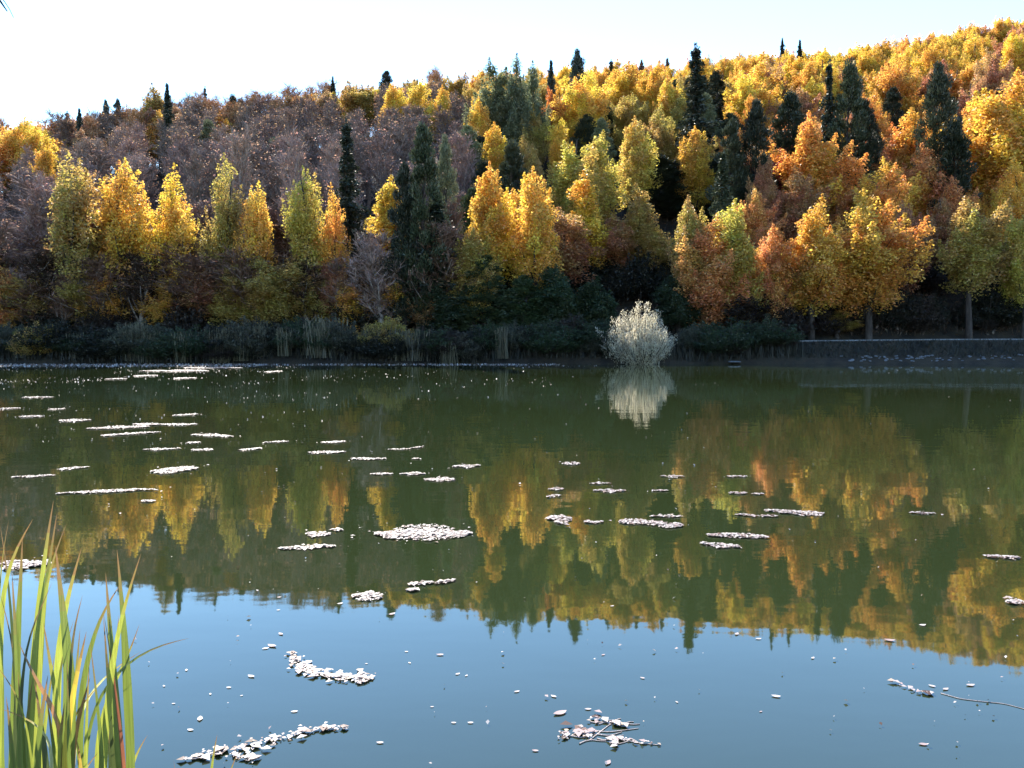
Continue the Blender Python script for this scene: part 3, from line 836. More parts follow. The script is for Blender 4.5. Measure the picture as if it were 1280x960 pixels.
print('kinds', proto_count)

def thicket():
    '''added saplings and shrubs, the shrubs coloured as the shade under the front trees'''
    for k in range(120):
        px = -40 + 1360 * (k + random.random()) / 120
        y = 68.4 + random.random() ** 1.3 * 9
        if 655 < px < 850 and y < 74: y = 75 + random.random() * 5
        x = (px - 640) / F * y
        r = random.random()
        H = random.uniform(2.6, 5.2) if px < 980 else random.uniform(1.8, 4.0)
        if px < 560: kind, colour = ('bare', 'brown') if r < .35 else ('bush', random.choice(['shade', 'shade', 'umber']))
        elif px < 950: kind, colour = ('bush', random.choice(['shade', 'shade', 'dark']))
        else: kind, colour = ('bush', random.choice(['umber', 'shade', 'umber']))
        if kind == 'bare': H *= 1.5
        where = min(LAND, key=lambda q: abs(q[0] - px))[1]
        d = {'shade': 'shade-dark green', 'umber': 'dark brown', 'dark': 'shade-black', 'brown': 'brown leafless'}[colour]
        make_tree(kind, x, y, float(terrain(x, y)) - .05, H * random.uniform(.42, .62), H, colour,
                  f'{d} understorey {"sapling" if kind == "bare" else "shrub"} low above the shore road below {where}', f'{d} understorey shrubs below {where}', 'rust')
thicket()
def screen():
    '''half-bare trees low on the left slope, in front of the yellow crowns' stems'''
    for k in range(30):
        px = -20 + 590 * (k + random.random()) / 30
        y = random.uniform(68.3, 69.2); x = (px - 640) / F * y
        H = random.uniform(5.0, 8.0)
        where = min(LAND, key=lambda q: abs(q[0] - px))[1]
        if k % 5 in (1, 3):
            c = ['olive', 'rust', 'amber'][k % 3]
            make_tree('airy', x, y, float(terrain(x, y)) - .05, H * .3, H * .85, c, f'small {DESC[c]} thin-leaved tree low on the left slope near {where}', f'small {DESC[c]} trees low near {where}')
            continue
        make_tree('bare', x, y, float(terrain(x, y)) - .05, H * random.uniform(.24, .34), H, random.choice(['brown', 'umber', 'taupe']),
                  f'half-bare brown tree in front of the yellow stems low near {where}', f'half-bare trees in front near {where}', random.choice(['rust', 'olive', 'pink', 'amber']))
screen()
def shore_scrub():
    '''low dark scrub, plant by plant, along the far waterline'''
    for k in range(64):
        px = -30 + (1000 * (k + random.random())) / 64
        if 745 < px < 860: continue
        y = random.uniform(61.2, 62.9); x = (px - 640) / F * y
        colour = random.choice(['shade', 'shade', 'umber', 'sage', 'dgreen'])  # the shade tone darkens some plants by colour
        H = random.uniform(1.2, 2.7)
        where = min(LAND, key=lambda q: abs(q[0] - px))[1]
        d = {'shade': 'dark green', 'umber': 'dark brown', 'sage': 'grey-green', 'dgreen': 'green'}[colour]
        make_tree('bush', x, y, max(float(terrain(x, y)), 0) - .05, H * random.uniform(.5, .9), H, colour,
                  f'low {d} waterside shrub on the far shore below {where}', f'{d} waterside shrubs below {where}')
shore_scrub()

def ridge_rows():
    '''the crowns that make the skyline, tree by tree'''
    for v, step, dy in ((1.02, 17, 2), (.95, 19, 8)):
        px = -60.0
        while px < 1340:
            px += step * random.uniform(.75, 1.25) * (1.25 if px > 900 else 1)
            Rd = float(ridge_dist(px)); y = FOOT + (Rd - FOOT) * v + random.uniform(-2, 2); x = (px - 640) / F * y
            top = float(skyline(px)) + dy + abs(random.gauss(0, 4)); z = float(terrain(x, y))
            H = unproject(px, top, y)[2] - z
            if H < 4 or any(D > y - 1 and abs(px - a) < 5 + h * .35 and top < b + h for a, b, h, D in SHOWN): continue
            if px < 70: kind, colour = ('round', random.choice(['gold', 'amber', 'amber']))
            elif px < 420: kind, colour = random.choice([('bare', 'tan'), ('bare', 'tan'), ('bare', 'taupe'), ('round', 'tan'), ('plume', 'tan'), ('round', 'amber'), ('bare', 'mauve')])
            elif px < 600: kind, colour = random.choice([('round', 'amber'), ('round', 'tan'), ('round', 'gold'), ('round', 'olive'), ('plume', 'gold')])
            else: kind, colour = (random.choice(['round', 'round', 'plume', 'airy']), random.choice(['gold', 'yellow', 'yellow', 'gold', 'amber']))
            half = {'bare': 2.2, 'round': 3.0, 'plume': 2.2, 'airy': 2.1}[kind] * random.uniform(.75, 1.3)
            where = min(LAND, key=lambda q: abs(q[0] - px))[1]
            make_tree(kind, x, y, z - .05, half, H, colour, f'{DESC[colour]} tree in the wood along the skyline near {where}', f'{DESC[colour]} trees along the skyline near {where}', 'tan')
ridge_rows()

def reeds():
    protos = []
    for _ in range(4):
        mb = MB(); n = 130
        b = rng.normal(0, .45, (n, 3)) * np.array([1, .6, 0]); h = rng.uniform(.5, 1.0, n) ** .8
        tip = b + rng.normal(0, .16, (n, 3)) * np.array([1, 1, 0]) + np.stack([0 * h, 0 * h, h], -1)
        strips(mb, b, tip, .018, .01)
        i = rng.integers(0, n, 160)
        strips(mb, tip[i] + rng.normal(0, .02, (160, 3)), tip[i] + rng.normal(0, .03, (160, 3)) + np.array([0, 0, .12]), .022, .01)
        protos.append(mb.mesh('reed_clump', M_leaf))
    for k, (px, H) in enumerate([(30, 1.8), (98, 1.9), (160, 2.6), (172, 3.0), (186, 2.7), (232, 2.2), (268, 2.8), (282, 3.2), (300, 2.6), (312, 3.0), (326, 2.8), (352, 2.0), (395, 2.6), (410, 3.0), (458, 2.6), (472, 3.1), (497, 2.8), (512, 2.6), (560, 2.0), (628, 2.4)]):
        y = 60.9 + random.random() * .5; x = (px - 640) / F * y
        o = link('reed_clump', protos[k % 4]); o.location = (x, y, max(float(terrain(x, y)), -.05) - .05); o.scale = (random.uniform(.7, 1.8), 1.0, H * random.uniform(.65, .95)); o.rotation_euler = (0, 0, random.random() * 6)
        c = random.uniform(.6, 1.3); o.color = (.15 * c, .135 * c, .08 * c, 1)
        where = min(LAND, key=lambda q: abs(q[0] - px))[1]
        tag(o, f'clump of pale dry reeds at the far waterline below {where}', 'reeds', f'pale reed clumps at the far waterline below {where}')
reeds()

# ---- undergrowth and shore grass: uncountable masses
def undergrowth():
    mb = MB(); n = 26000
    y = 68.5 + (rng.random(n) ** 1.7) * 90
    x = (rng.random(n) * 1.5 - .75) * y
    z = terrain(x, y)
    p = np.stack([x, y, z + rng.random(n) ** 1.5 * 1.6], -1)
    leaves(mb, p, 0.26, clump=rng.random(n))
    q0 = np.stack([x, y, z - .05], -1)[::3]; q1 = q0 + rng.normal(0, .35, q0.shape) + np.array([0, 0, 1.3])
    strips(mb, q0, q1, 0.018, 0.008)
    o = link('undergrowth', mb.mesh('undergrowth', M_leaf)); o.color = (0.10, 0.06, 0.035, 1)
    tag(o, 'low brown brushwood and saplings covering the hillside', 'undergrowth', kind='stuff')
undergrowth()

def shore_grass():
    mb = MB(); n = 20000
    x = rng.random(n) * 130 - 60
    y = 60.6 + rng.random(n) * np.where(x > 22, 2.0, 2.4)
    z = np.maximum(terrain(x, y), 0) - .03
    h = (.35 + .75 * rng.random(n)) * np.where(x > 22, .4, 1)
    p0 = np.stack([x, y, z], -1)
    p1 = p0 + np.stack([rng.normal(0, .12, n), rng.normal(0, .12, n), h], -1)
    strips(mb, p0, p1, 0.022, 0.004)
    o = link('shore_grass', mb.mesh('shore_grass', M_leaf)); o.color = (0.017, 0.018, 0.009, 1)
    tag(o, 'dark dry grass fringing the far waterline', 'grass', kind='stuff')
shore_grass()

# ---- stones of the right shore
def stone_mesh():
    import bmesh
    bm = bmesh.new()
    bmesh.ops.create_icosphere(bm, subdivisions=2, radius=1)
    for v in bm.verts:
        s = 1 + random.uniform(-.16, .16)
        v.co.x *= s * 1.0; v.co.y *= s * .8; v.co.z *= s * .55
    me = bpy.data.meshes.new('stone'); bm.to_mesh(me); bm.free(); me.materials.append(M_stone)
    return me
stones = [stone_mesh() for _ in range(5)]
for k in range(80):
    px = random.uniform(1050, 1330); y = 60.2 + random.random() * .7
    x = (px - 640) / F * y
    o = link('shore_stone', stones[k % 5])
    s = random.uniform(.06, .15)
    o.scale = (s * random.uniform(.9, 1.7), s, s)
    o.rotation_euler = (random.uniform(-.2, .2), random.uniform(-.2, .2), random.random() * 6)
    o.location = (x, y, max(float(terrain(x, y)), 0) + s * .15)
    tag(o, 'pale grey stone in the riprap along the right far shore', 'stone', 'stones of the riprap along the right far shore')
o = link('stone_slab', stones[2]); o.scale = (.5, .3, .16); o.location = (on_water(872, 450)[0], 60.2, .16)
tag(o, 'pale flat slab at the waterline right of the silver bush', 'stone')

# ------------------------------------------------------------------ floating leaves
def leaf_litter(pts, size, zr, flat=2.2):
    mb = MB(); n = len(pts)
    p = np.concatenate([pts, (0.006 + zr * rng.random(n))[:, None]], 1)
    leaves(mb, p, size * (.35 + 1.1 * rng.random(n) ** 1.6), bias=np.tile([[0, 0, 1.0]], (n, 1)), biasw=flat, aspect=.66, clump=rng.random(n))
    return mb

def raft(px, py, wpx, hpx, label, n=None, slope=0.0, fill_=1.0, group=None, col=None):
    """a drift of fallen leaves lying on the water; wpx/hpx in photo pixels, slope = rise per px"""
    cx, cy = on_water(px, py)
    sx = wpx / F * cy / 2; hpx = hpx * (.72 if hpx < 7 else .9)
    _, y1 = on_water(px, py - hpx / 2); _, y2 = on_water(px, py + hpx / 2)
    sy = max((y1 - y2) / 2, .05)
    _, ya = on_water(px, py); _, yb = on_water(px, py - slope * 10)
    tilt = (yb - ya) / (10 / F * cy)
    size = 0.03 + 0.0014 * cy; 
    area = math.pi * sx * sy
    n = int(np.clip(fill_ * area / (size * size * .13), 60, 9000))
    n = max(n, int(26 * sx / size))
    # several overlapping sub-drifts give a ragged outline
    m = 9
    cx_s = np.linspace(-.8, .8, m) + rng.normal(0, .05, m); cy_s = rng.normal(0, .3, m) * (1 - np.abs(cx_s)); rs = (0.16 + .3 * rng.random(m)) * (1.08 - np.abs(cx_s)) + .04
    k = rng.integers(0, m, n)
    a = rng.random(n) * 6.283; r = np.sqrt(rng.random(n)) * rs[k]
    ux = cx_s[k] + r * np.cos(a) * 1.1; uy = cy_s[k] + r * np.sin(a) * 2.2
    stray = rng.random(n) < .012
    ux = np.where(stray, rng.normal(0, .75, n), ux); uy = np.where(stray, rng.normal(0, .8, n), uy)
    ux = np.clip(ux, -1.25, 1.25); uy = np.clip(uy, -1.6, 1.6)
    pts = np.stack([ux * sx, uy * sy + ux * sx * tilt], -1)
    mb = leaf_litter(pts, size, min(.02, .004 + sy * .02), flat=13.0)
    o = link('leaf_raft', mb.mesh('leaf_raft', M_float))
    o.location = (cx, cy, 0)
    tag(o, label, 'floating leaves', group)
    return o

GL = 'short pale leaf drifts on the left half of the lake'
RAFTS = [
 (529, 668, 138, 17, 'large dense white leaf raft in the middle of the lake', 0, 1.6),
 (30, 706, 64, 14, 'broad white leaf raft behind the cattails at left', 0, 1.3),
 (383, 685, 72, 8, 'ragged brownish-white leaf raft left of the large dense raft', 0.04, .8),
 (398, 668, 32, 8, 'small white leaf patch above the ragged brownish raft', 0, .9),
 (421, 663, 14, 3, 'tiny white leaf drift right of the small patch left of centre', 0, 1),
 (460, 746, 38, 15, 'round leaf patch at the edge of the reflected skyline', 0, .8),
 (527, 730, 34, 5, 'thin white drift below the large raft, left of its twin', .08, 1),
 (557, 728, 25, 4, 'thin white drift below the large raft, right of its twin', .18, 1),
 (515, 738, 13, 5, 'tiny white patch under the thin twin drifts', 0, 1),
 (700, 649, 32, 11, 'compact white leaf patch right of the large dense raft', 0, 1.2),
 (742, 653, 26, 6, 'scattered leaf patch just right of the compact white patch', 0, .5),
 (813, 655, 84, 11, 'long ragged white leaf raft right of centre', -.06, .9),
 (834, 646, 46, 4, 'thin line of leaves just above the long ragged raft', 0, .7),
 (922, 671, 76, 9, 'long white leaf raft over the dark reflection at right', -.03, 1),
 (900, 682, 46, 10, 'loose sprinkled leaves under the long white raft at right', -.1, .4),
 (994, 641, 72, 7, 'long smooth white raft before the orange reflections', -.06, 1.2),
 (945, 645, 54, 5, 'thin white drift joining the long smooth raft from left', -.04, .8),
 (1154, 642, 30, 5, 'small pale drift in the orange reflections at right', -.03, .6),
 (1253, 697, 44, 7, 'pale drift near the right edge over golden reflection', -.05, .8),
 (1272, 754, 26, 14, 'leaf patch cut by the right edge', 0, .7),
 (460, 574, 44, 6, 'white drift in mid lake, left of the two short ones', .0, 1),
 (408, 566, 48, 5, 'long thin white drift left of mid lake', .02, 1.1),
 (499, 562, 26, 3, 'thin faint white dash in mid lake', .03, .8),
 (521, 560, 14, 3, 'tiny white dash at the end of the faint one', .1, 1),
 (520, 574, 11, 3, 'tiny white dot-like drift in mid lake', 0, 1),
 (477, 593, 28, 4, 'short white drift, left in the mid-lake row of three', 0, .9),
 (516, 593, 32, 5, 'short white drift, middle in the mid-lake row of three', 0, 1),
 (551, 600, 42, 7, 'broken white drift, right in the mid-lake row of three', 0, .7),
 (583, 583, 38, 6, 'bright white drift above the mid-lake row of three', .05, 1.1),
 (695, 612, 18, 6, 'small white patch at centre over green water, upper', .0, .8),
 (692, 621, 18, 5, 'small white patch at centre over green water, lower', .1, .8),
 (761, 614, 40, 5, 'short flat white drift right of the centre patches', 0, .8),
 (751, 605, 28, 3, 'sprinkled leaves above the short flat drift', 0, .5),
 (714, 580, 22, 6, 'sprinkled leaves over the dark green reflection', 0, .4),
 (840, 596, 28, 4, 'short pale drift left of the two right-hand ones', 0, .8),
 (824, 614, 18, 3, 'tiny pale drift below the short pale one', 0, .9),
 (921, 596, 28, 4, 'faint arched pale drift at right over green reflection', 0, .6),
 (922, 617, 24, 5, 'faint pale drift under the arched one', 0, .6),
 (947, 618, 14, 2, 'tiny dash of leaves right of the faint pale drift', 0, .8),
 (133, 615, 112, 6, 'very long thin white drift at left, above the cattails', .05, 1.1),
 (219, 588, 50, 10, 'thick white leaf drift at left, brightest there', .06, 1.2),
 (42, 596, 46, 5, 'thin white drift near the left edge', .05, .9),
 (91, 586, 30, 5, 'thin slanting drift right of the one near the left edge', .1, .8),
 (186, 627, 20, 4, 'short white dash under the very long drift', 0, 1.1),
 (39, 521, 30, 4, None, 0, 1), (93, 526, 40, 5, None, 0, 1), (148, 535, 70, 6, None, .04, 1), (183, 531, 34, 5, None, -.02, 1), (222, 531, 46, 4, None, 0, 1),
 (161, 543, 56, 5, None, .08, 1.1), (232, 519, 28, 3, None, .05, 1), (264, 545, 62, 4, None, -.04, .9), (202, 562, 42, 4, None, .03, 1), (242, 554, 18, 3, None, 0, 1),
 (253, 563, 28, 4, None, 0, 1.1), (314, 562, 26, 4, None, .1, 1), (345, 553, 32, 3, None, .05, 1), (417, 553, 30, 4, None, .05, .7), (47, 497, 40, 3, None, 0, .7),
 (12, 511, 26, 3, None, 0, .8), (70, 512, 20, 3, None, 0, .7), (145, 474, 24, 3, None, 0, 1), (183, 470, 30, 3, None, 0, 1), (218, 464, 90, 4, None, 0, .9), (232, 473, 30, 3, None, 0, 1), (340, 465, 18, 3, None, 0, .7),
 (265, 460, 80, 2, None, 0, .8),
]
for px, py, wp, hp, lab, sl, fl in RAFTS:
    raft(px, py, wp, hp, lab or 'short pale leaf drift on the far left part of the lake', None, sl, max(fl, .8), None if lab else GL)

# the leaf drifts on the reflected sky in front
def raft_path(path, width_px, label, fill_=1.0, name='leaf_raft'):
    """a drift along a bent line given as points on the water"""
    P = np.array([on_water(*q) for q in path]); c = P.mean(0)
    seg = np.linalg.norm(np.diff(P, axis=0), axis=1); L = seg.sum()
    wd = np.array(width_px) / F * P[:, 1] * 1.9
    n = int(fill_ * L * wd.mean() / (.04 * .04 * .13))
    t = rng.random(n) * (len(P) - 1); k = np.minimum(t.astype(int), len(P) - 2); f = (t - k)[:, None]
    gap = np.sin(t * 9 + rng.random()) * .3 + .8
    pts = P[k] * (1 - f) + P[k + 1] * f + rng.normal(0, .34, (n, 2)) * ((wd[k] * (1 - f[:, 0]) + wd[k + 1] * f[:, 0]) * gap)[:, None] * np.array([.8, 1])
    mb = leaf_litter(pts - c, .04, .004, flat=12.0)
    o = link(name, mb.mesh(name, M_float)); o.location = (c[0], c[1], 0)
    tag(o, label, 'floating leaves')
raft_path([(362, 818), (374, 832), (392, 842), (420, 846), (448, 850), (463, 849)], [7, 14, 16, 13, 16, 12], 'hooked white leaf raft on the blue reflection left of centre', .6)
raft_path([(234, 950), (268, 944), (300, 936), (334, 928), (370, 918), (400, 912), (432, 912)], [6, 12, 15, 14, 12, 9, 3], 'long slanting leaf raft at the bottom beside the cattails', .6)
raft_path([(285, 945), (320, 952)], [6, 8], 'small leaf patch just below the long slanting raft', .8)
raft_path([(703, 922), (722, 914), (738, 922)], [10, 12, 8], 'pinkish leaf patch at the left of the twig tangle', .7)
raft_path([(742, 902), (752, 898), (768, 904), (784, 910)], [8, 11, 7, 5], 'small leaf patch on top of the floating twig tangle', .5)
raft_path([(762, 930), (775, 926), (800, 928), (824, 932)], [7, 8, 6, 2], 'leaf patch trailing right from the floating twig tangle', .55)
raft_path([(1112, 853), (1121, 856), (1131, 860)], [3, 5, 3], 'pair of curled leaves at the left of the right leaf string', .6)
raft_path([(1138, 862), (1150, 866), (1166, 868)], [3, 5, 4], 'leaf string on the blue reflection near the right edge', .6)

# floating twigs
def floating_twig(paths, r, label, name='floating_twig'):
    mb = MB(); c = np.array(on_water(*paths[0][0]))
    for path in paths:
        P = np.array([on_water(*q) for q in path]) - c
        t = np.linspace(0, len(P) - 1, 6 * len(P))
        xs = np.interp(t, range(len(P)), P[:, 0]); ys = np.interp(t, range(len(P)), P[:, 1])
        for _ in range(3):
            xs[1:-1] = (xs[:-2] + xs[1:-1] * 2 + xs[2:]) / 4; ys[1:-1] = (ys[:-2] + ys[1:-1] * 2 + ys[2:]) / 4
        tube(mb, np.stack([xs, ys, np.full(len(t), r * .6)], -1), np.linspace(r, r * .5, len(t)), 6)
    o = link(name, mb.mesh(name, M_pale_twig, smooth=True)); o.location = (c[0], c[1], 0)
    tag(o, label, 'twig')
M_pale_twig = noise_material('pale_wet_twig', [(0.25, 0.18, 0.15), (0.5, 0.4, 0.34)], 20, rough=.4)
tw = []
for _ in range(13):
    x0 = random.uniform(722, 792); y0 = random.uniform(899, 930); a0 = random.uniform(-.9, .9); L = random.uniform(14, 36); cv = random.uniform(-.5, .5)
    tw.append([(x0 + L * t * math.cos(a0 + cv * t), y0 + .42 * L * t * math.sin(a0 + cv * t * 2) + 2 * math.sin(5 * t + x0)) for t in (-.5, -.25, 0, .25, .5)])
floating_twig(tw + [[(737, 926), (752, 914), (768, 902)], [(730, 912), (760, 916), (798, 911)], [(768, 922), (795, 929), (826, 932)]], .0035, 'tangle of pale twigs floating at the bottom centre')
floating_twig([[(1176, 867), (1200, 874), (1225, 877), (1255, 880), (1282, 887), (1310, 897)]], .0028, 'thin pale curved stem floating at the right edge')

# single leaves in front, each an object
def single_leaf_mesh():
    mb = MB(); n = 6
    t = np.linspace(0, 1, n); wd = np.sin(t * math.pi) ** .9 * .25 + .01
    curl = random.uniform(.05, .35)
    v = []
    for tt, ww in zip(t, wd):
        z = curl * (tt - .5) ** 2 + .04
        v += [(tt - .5, -ww, z + .25 * ww * ww * 4 * curl), (tt - .5, 0, z), (tt - .5, ww, z + .3 * ww * ww * 4 * curl)]
    f = []
    for k in range(n - 1):
        for s in range(2): f.append((k * 3 + s, k * 3 + s + 1, k * 3 + s + 4, k * 3 + s + 3))
    mb.add(v, f, np.full(len(f), random.random() * .8), np.full(len(f), random.random()))
    return mb.mesh('floating_leaf', M_float, smooth=True)
LM = [single_leaf_mesh() for _ in range(8)]
SINGLE = [(349, 747, 6), (550, 819, 10), (512, 829, 5), (508, 815, 5), (572, 843, 7), (458, 830, 4), (351, 793, 9), (348, 763, 5), (340, 808, 14), (332, 811, 9), (368, 890, 9), (250, 899, 13), (238, 913, 9), (233, 838, 6), (286, 860, 7), (314, 846, 11), (540, 884, 5), (567, 904, 7), (588, 904, 8), (475, 929, 10), (583, 845, 5), (646, 865, 8), (692, 871, 9), (700, 892, 20), (735, 887, 9), (754, 819, 6), (803, 848, 7), (846, 878, 5), (669, 939, 9), (760, 954, 13), (970, 871, 12), (951, 890, 5), (1154, 931, 12), (1213, 857, 12), (1165, 858, 9), (1182, 862, 10), (1153, 782, 10), (1112, 801, 14), (1016, 823, 7), (948, 799, 8), (921, 793, 9), (765, 758, 6), (205, 858, 5), (217, 880, 5), (425, 755, 8), (490, 768, 10), (263, 868, 5), (302, 870, 4)]
random.shuffle(SINGLE)
for k, (px, py, s) in enumerate(SINGLE):
    x, y = on_water(px, py)
    o = link('floating_leaf', LM[k % 8])
    L = s * 1.0 / F * y
    o.scale = (L, L, L); o.location = (x, y, .002); o.rotation_euler = (0, 0, random.choice([0, 0, 3.14]) + random.gauss(0, .6))
    side = 'left of the hooked raft' if px < 370 else ('between hooked raft and twig tangle' if px < 690 else ('near the twig tangle' if px < 860 else 'toward the right edge'))
    tag(o, f'single pale leaf floating on near water {side}', 'leaf', f'single leaves on the near water {side}')

def specks():
    """countless small leaves dotted over the lake"""
    P = []
    def sc(n, x0, x1, y0, y1, pw=1.0):
        for _ in range(n):
            px, py = random.uniform(x0, x1), y0 + (y1 - y0) * random.random() ** pw
            if y0 < 600 and math.sin(px * .021 + py * .33) + math.sin(px * .009 - py * .21 + 2) + random.gauss(0, .6) < .1: continue
            P.append(on_water(px, py))
    sc(950, -60, 330, 456, 480, 1.0); sc(700, -60, 420, 470, 560, 1.5); sc(420, 300, 700, 458, 500, 1); sc(380, -60, 760, 456.2, 460)
    sc(260, 300, 900, 470, 620, 1.3); sc(120, 0, 620, 560, 740); sc(80, 620, 1280, 460, 560); sc(90, 640, 1280, 560, 760); sc(70, 160, 1280, 770, 960)
    P = np.array(P); mb = MB(); n = len(P)
    p = np.concatenate([P, np.full((n, 1), .012)], 1)
    size = np.clip(.0012 * P[:, 1] + .014, .018, .09) * (.5 + .7 * rng.random(n))
    leaves(mb, p, size, bias=np.tile([[0, 0, 1.0]], (n, 1)), biasw=1.8, aspect=.7, clump=rng.random(n))
    tag(link('floating_leaf_specks', mb.mesh('floating_leaf_specks', M_float)), 'countless tiny pale leaves dotted over the lake surface', 'floating leaves', kind='stuff')
specks()
def scum():
    """leaf scum washed against the far left shore"""
    mb = MB(); n = 5200
    px = rng.random(n) * 760 - 60
    py = 454.9 + rng.random(n) * np.where(px < 320, 3.2, 1.7)
    keep = rng.random(n) < np.where(px < 330, .7, .35)
    P = np.array([on_water(a, b) for a, b in zip(px[keep], py[keep])]); n = len(P)
    leaves(mb, np.concatenate([P, np.full((n, 1), .02)], 1), .13, bias=np.tile([[0, 0, 1.0]], (n, 1)), biasw=1.6, clump=rng.random(n))
    tag(link('leaf_scum', mb.mesh('leaf_scum', M_float)), 'pale band of leaf scum along the far left waterline', 'floating leaves', kind='stuff')
scum()

# ------------------------------------------------------------------ cattails on the near bank
BC = dict(green=(0.13, 0.17, 0.03), lime=(0.26, 0.29, 0.045), dk=(0.05, 0.07, 0.022), yel=(0.6, 0.45, 0.05), orange=(0.32, 0.16, 0.06), rust=(0.22, 0.08, 0.04), pale=(0.45, 0.45, 0.2))
def blade(parent, pts_zoom, width_mm, colour, depth, base, dpt_tip=None, name='leaf_blade', label=None):
    """pts from the tip down, in pixels of the enlarged corner (x*.375, 600+y*.375)"""
    P = []
    n = len(pts_zoom)
    for k, (zx, zy) in enumerate(pts_zoom):
        d = depth + ((dpt_tip or depth) - depth) * (1 - k / max(n - 1, 1))
        P.append(unproject(zx * .375, 600 + zy * .375, d))
    P = np.array(P[::-1])
    P = np.concatenate([[base, (np.array(base) * .45 + P[0] * .55) + np.array([0, 0, .05])], P])
    s = np.concatenate([[0], np.cumsum(np.linalg.norm(np.diff(P, axis=0), axis=1))]); s /= s[-1]
    t = np.linspace(0, 1, 34)
    Q = np.stack([np.interp(t, s, P[:, k]) for k in range(3)], -1)
    for _ in range(5): Q[1:-1] = (Q[:-2] + Q[1:-1] * 2 + Q[2:]) / 4
    d = norm(np.gradient(Q, axis=0))
    tw = random.uniform(-.5, .5)
    view = norm(np.array([[math.sin(tw), -1.0, .0]]))
    side = norm(np.cross(d, view)); nrm = np.cross(side, d)
    wv = width_mm / 1000 * np.clip(np.minimum(1.0, ((1 - t) / .30) ** .75), .02, 1) * np.clip(.55 + t * 1.5, 0, 1) * .58
    tws = np.sin(t * 3 + random.random() * 6)[:, None] * .35
    side = norm(side + nrm * tws)
    nrm = np.cross(side, d)
    V = np.stack([Q - side * wv[:, None], Q + nrm * wv[:, None] * .28, Q + side * wv[:, None]], 1).reshape(-1, 3)
    f = []
    for k in range(len(t) - 1):
        for q in range(2): f.append((k * 3 + q, k * 3 + q + 1, k * 3 + q + 4, k * 3 + q + 3))
    mb = MB(); mb.add(V - np.array(parent.location), f, np.repeat(t[:-1], 2), np.tile([.2, .8], len(t) - 1))
    o = link(name, mb.mesh(name, M_blade, smooth=True), parent)
    c = BC[colour]; j = random.uniform(.9, 1.12)
    o.color = (c[0] * j, c[1] * j, c[2] * j, 1)
    if label: o['label'] = label

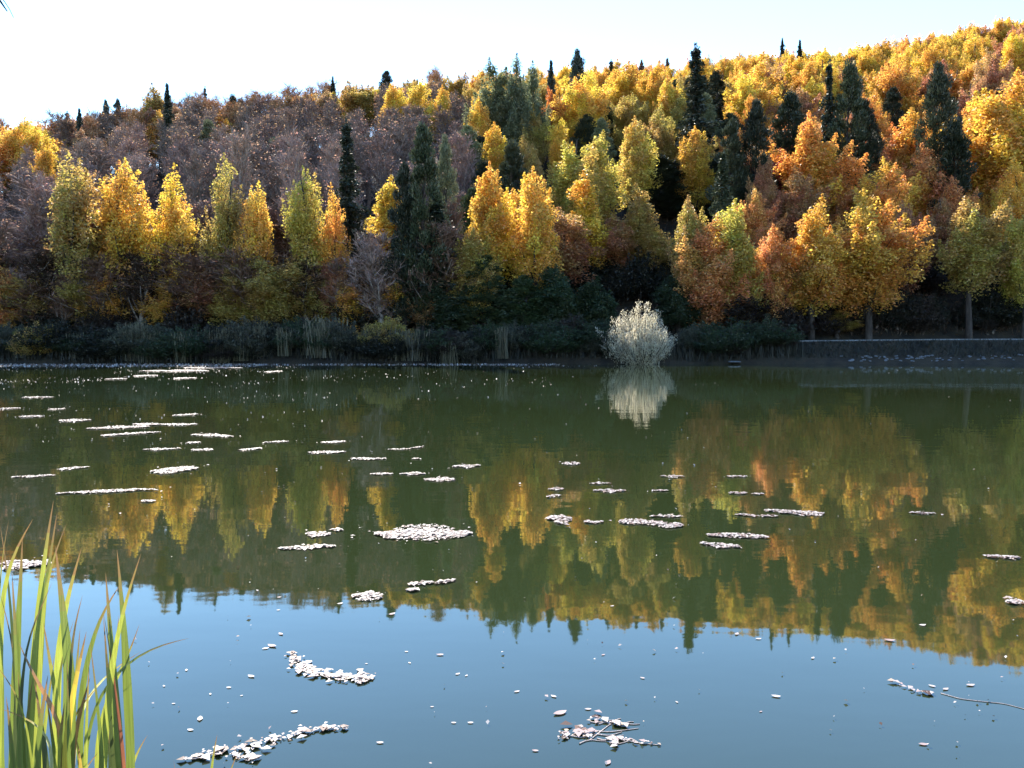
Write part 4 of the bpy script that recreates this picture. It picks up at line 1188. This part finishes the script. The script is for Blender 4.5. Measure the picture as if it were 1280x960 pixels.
PLANTS = [
 ('tallest cattail plant at left with upright bright tips', 105, 2.05, [
   ([(178, 70), (150, 240), (128, 430), (112, 650), (95, 960)], 20, 'lime'), ([(190, 110), (168, 250), (145, 400), (130, 640), (110, 960)], 17, 'green'),
   ([(222, 145), (190, 212), (155, 330), (135, 520), (118, 960)], 13, 'lime'), ([(140, 375), (128, 520), (115, 660), (100, 960)], 13, 'dk')]),
 ('cattail plant at the left edge with a leaf leaning right', 20, 2.0, [
   ([(110, 130), (42, 235), (14, 330), (0, 480), (-10, 960)], 15, 'lime'), ([(75, 195), (68, 350), (58, 520), (42, 960)], 18, 'green'),
   ([(30, 130), (12, 200), (2, 300), (-20, 700)], 9, 'lime'), ([(0, 150), (20, 260), (40, 480), (55, 700), (60, 960)], 8, 'dk'),
   ([(0, 380), (30, 480), (52, 600), (50, 960)], 9, 'dk'), ([(-5, 420), (10, 640), (5, 960)], 9, 'green'), ([(40, 310), (50, 480), (60, 650), (75, 960)], 14, 'green')]),
 ('broad-leaved cattail plant, second from the left, with dark inner leaf', 225, 1.95, [
   ([(185, 222), (203, 380), (222, 540), (236, 660), (225, 960)], 24, 'green'), ([(272, 225), (238, 340), (205, 480), (190, 640), (185, 960)], 18, 'lime'),
   ([(275, 385), (245, 480), (235, 600), (228, 760), (215, 960)], 13, 'dk'), ([(145, 475), (165, 600), (195, 760), (212, 960)], 18, 'lime'),
   ([(175, 340), (130, 440), (90, 520), (70, 700), (60, 960)], 9, 'dk'), ([(245, 470), (205, 590), (190, 700), (200, 960)], 12, 'green')]),
 ('yellowing cattail plant with a bright yellow leaf', 235, 1.85, [
   ([(288, 505), (262, 620), (236, 750), (222, 860), (215, 960)], 22, 'yel'), ([(300, 540), (318, 680), (332, 820), (345, 960)], 12, 'green'),
   ([(300, 660), (262, 790), (240, 900), (235, 960)], 16, 'orange'), ([(255, 862), (268, 920), (275, 990)], 20, 'yel'), ([(335, 680), (270, 745), (220, 830), (190, 960)], 9, 'dk')]),
 ('cattail plant with a tall straight leaf and a rusty-red leaf', 410, 2.0, [
   ([(390, 232), (404, 380), (418, 560), (428, 760), (438, 960)], 19, 'green'), ([(470, 245), (430, 365), (395, 490), (370, 640), (340, 960)], 14, 'lime'),
   ([(352, 308), (362, 440), (378, 640), (402, 960)], 18, 'green'), ([(345, 440), (366, 560), (392, 760), (416, 960)], 12, 'rust'),
   ([(465, 480), (430, 585), (365, 700), (330, 840), (320, 960)], 13, 'lime'), ([(400, 350), (335, 440), (300, 560), (270, 700), (262, 960)], 16, 'green'), ([(372, 740), (345, 840), (335, 960)], 10, 'green')]),
 ('cattail plant with one long leaf bent low to the right', 300, 2.1, [
   ([(632, 527), (580, 536), (510, 552), (430, 600), (350, 680), (300, 790), (280, 960)], 10, 'green'), ([(492, 850), (455, 905), (430, 990)], 12, 'lime'), ([(470, 572), (395, 615), (330, 670), (270, 750), (240, 960)], 8, 'pale')]),
 ('low cattail plant with dead orange-brown leaf', 150, 1.8, [
   ([(62, 540), (95, 620), (140, 700), (215, 822)], 13, 'orange'), ([(0, 762), (60, 780), (120, 800), (180, 860)], 10, 'pale'), ([(-10, 620), (40, 680), (80, 760), (110, 960)], 13, 'lime'),
   ([(160, 650), (140, 760), (120, 960)], 18, 'green'), ([(110, 660), (92, 780), (80, 960)], 16, 'green'), ([(330, 905), (290, 950), (260, 1000)], 10, 'pale'), ([(60, 640), (70, 780), (60, 960)], 20, 'green'), ([(20, 720), (35, 820), (40, 960)], 20, 'green')]),
 ('young cattail shoots standing apart to the right of the clump', 720, 2.3, [
   ([(724, 848), (712, 910), (700, 1000)], 13, 'lime'), ([(792, 908), (772, 960), (740, 1040)], 10, 'lime'), ([(578, 930), (585, 980), (600, 1050)], 4, 'orange')]),
]
for lab, bx, dep, bl in PLANTS:
    bpos = unproject(bx * .375, 960, dep)
    root = bpy.data.objects.new('cattail_plant', None); C.objects.link(root)
    zb = float(terrain(bpos[0], dep))
    root.location = (bpos[0], dep, zb)
    root.empty_display_size = .1
    tag(root, lab, 'cattail', 'cattails on the near bank')
    bpy.context.view_layer.update()
    extra = []
    if bx < 500:
        for q in range(2):
            b0 = bx + random.uniform(-70, 50); l = random.uniform(-60, 60); t0 = random.uniform(430, 780)
            extra.append(([(b0 + l, t0), (b0 + l * .5, (t0 + 960) / 2), (b0, 980)], random.uniform(9, 16), random.choice(['green', 'dk', 'lime', 'green', 'dk'])))
    for row in bl + extra:
        pts, wmm, colr = row[:3]
        blade(root, pts, wmm, colr, dep + random.uniform(-.12, .12), (bpos[0] + random.uniform(-.05, .05), dep + random.uniform(-.05, .05), zb - .02),
              label={'rust': 'rusty-red leaf', 'yel': 'bright yellow leaf', 'orange': 'dead orange-brown leaf'}.get(colr))

# ------------------------------------------------------------------ tip of an overhanging branch, upper left
def overhang():
    root = bpy.data.objects.new('overhanging_tree', None); C.objects.link(root)
    bx, by = -4.6, 2.0
    bz = float(terrain(bx, by)); root.location = (bx, by, bz)
    loc = np.array(root.location)
    tr = MB(); tube(tr, np.array([(bx, by, bz - .2), (bx + .1, by + .05, 2.0), (bx + .3, by + .2, 4.2)]) - loc, (.07, .055, .03), 8)
    link('trunk', tr.mesh('trunk', M_bark, smooth=True), root)
    br = MB(); D = 3.2
    a = np.array(unproject(-10, -14, D)); b = np.array(unproject(9, 14, D)); c = np.array(unproject(17, 22, D))
    top = np.array([bx + .3, by + .2, 4.2])
    tube(br, np.concatenate([bez(top, (top + a) / 2 + np.array([0, 0, .5]), a, 8), bez(a, (a + b) / 2, b, 4)[1:]]) - loc, np.linspace(.02, .0022, 11), 5)
    tube(br, bez(a, np.array(unproject(8, 0, D)), c, 5) - loc, np.linspace(.0022, .0012, 5), 5)
    link('branch', br.mesh('branch', M_bark), root)
    tag(root, 'thin bare branch tip hanging into the top left corner of the sky', 'tree')
overhang()
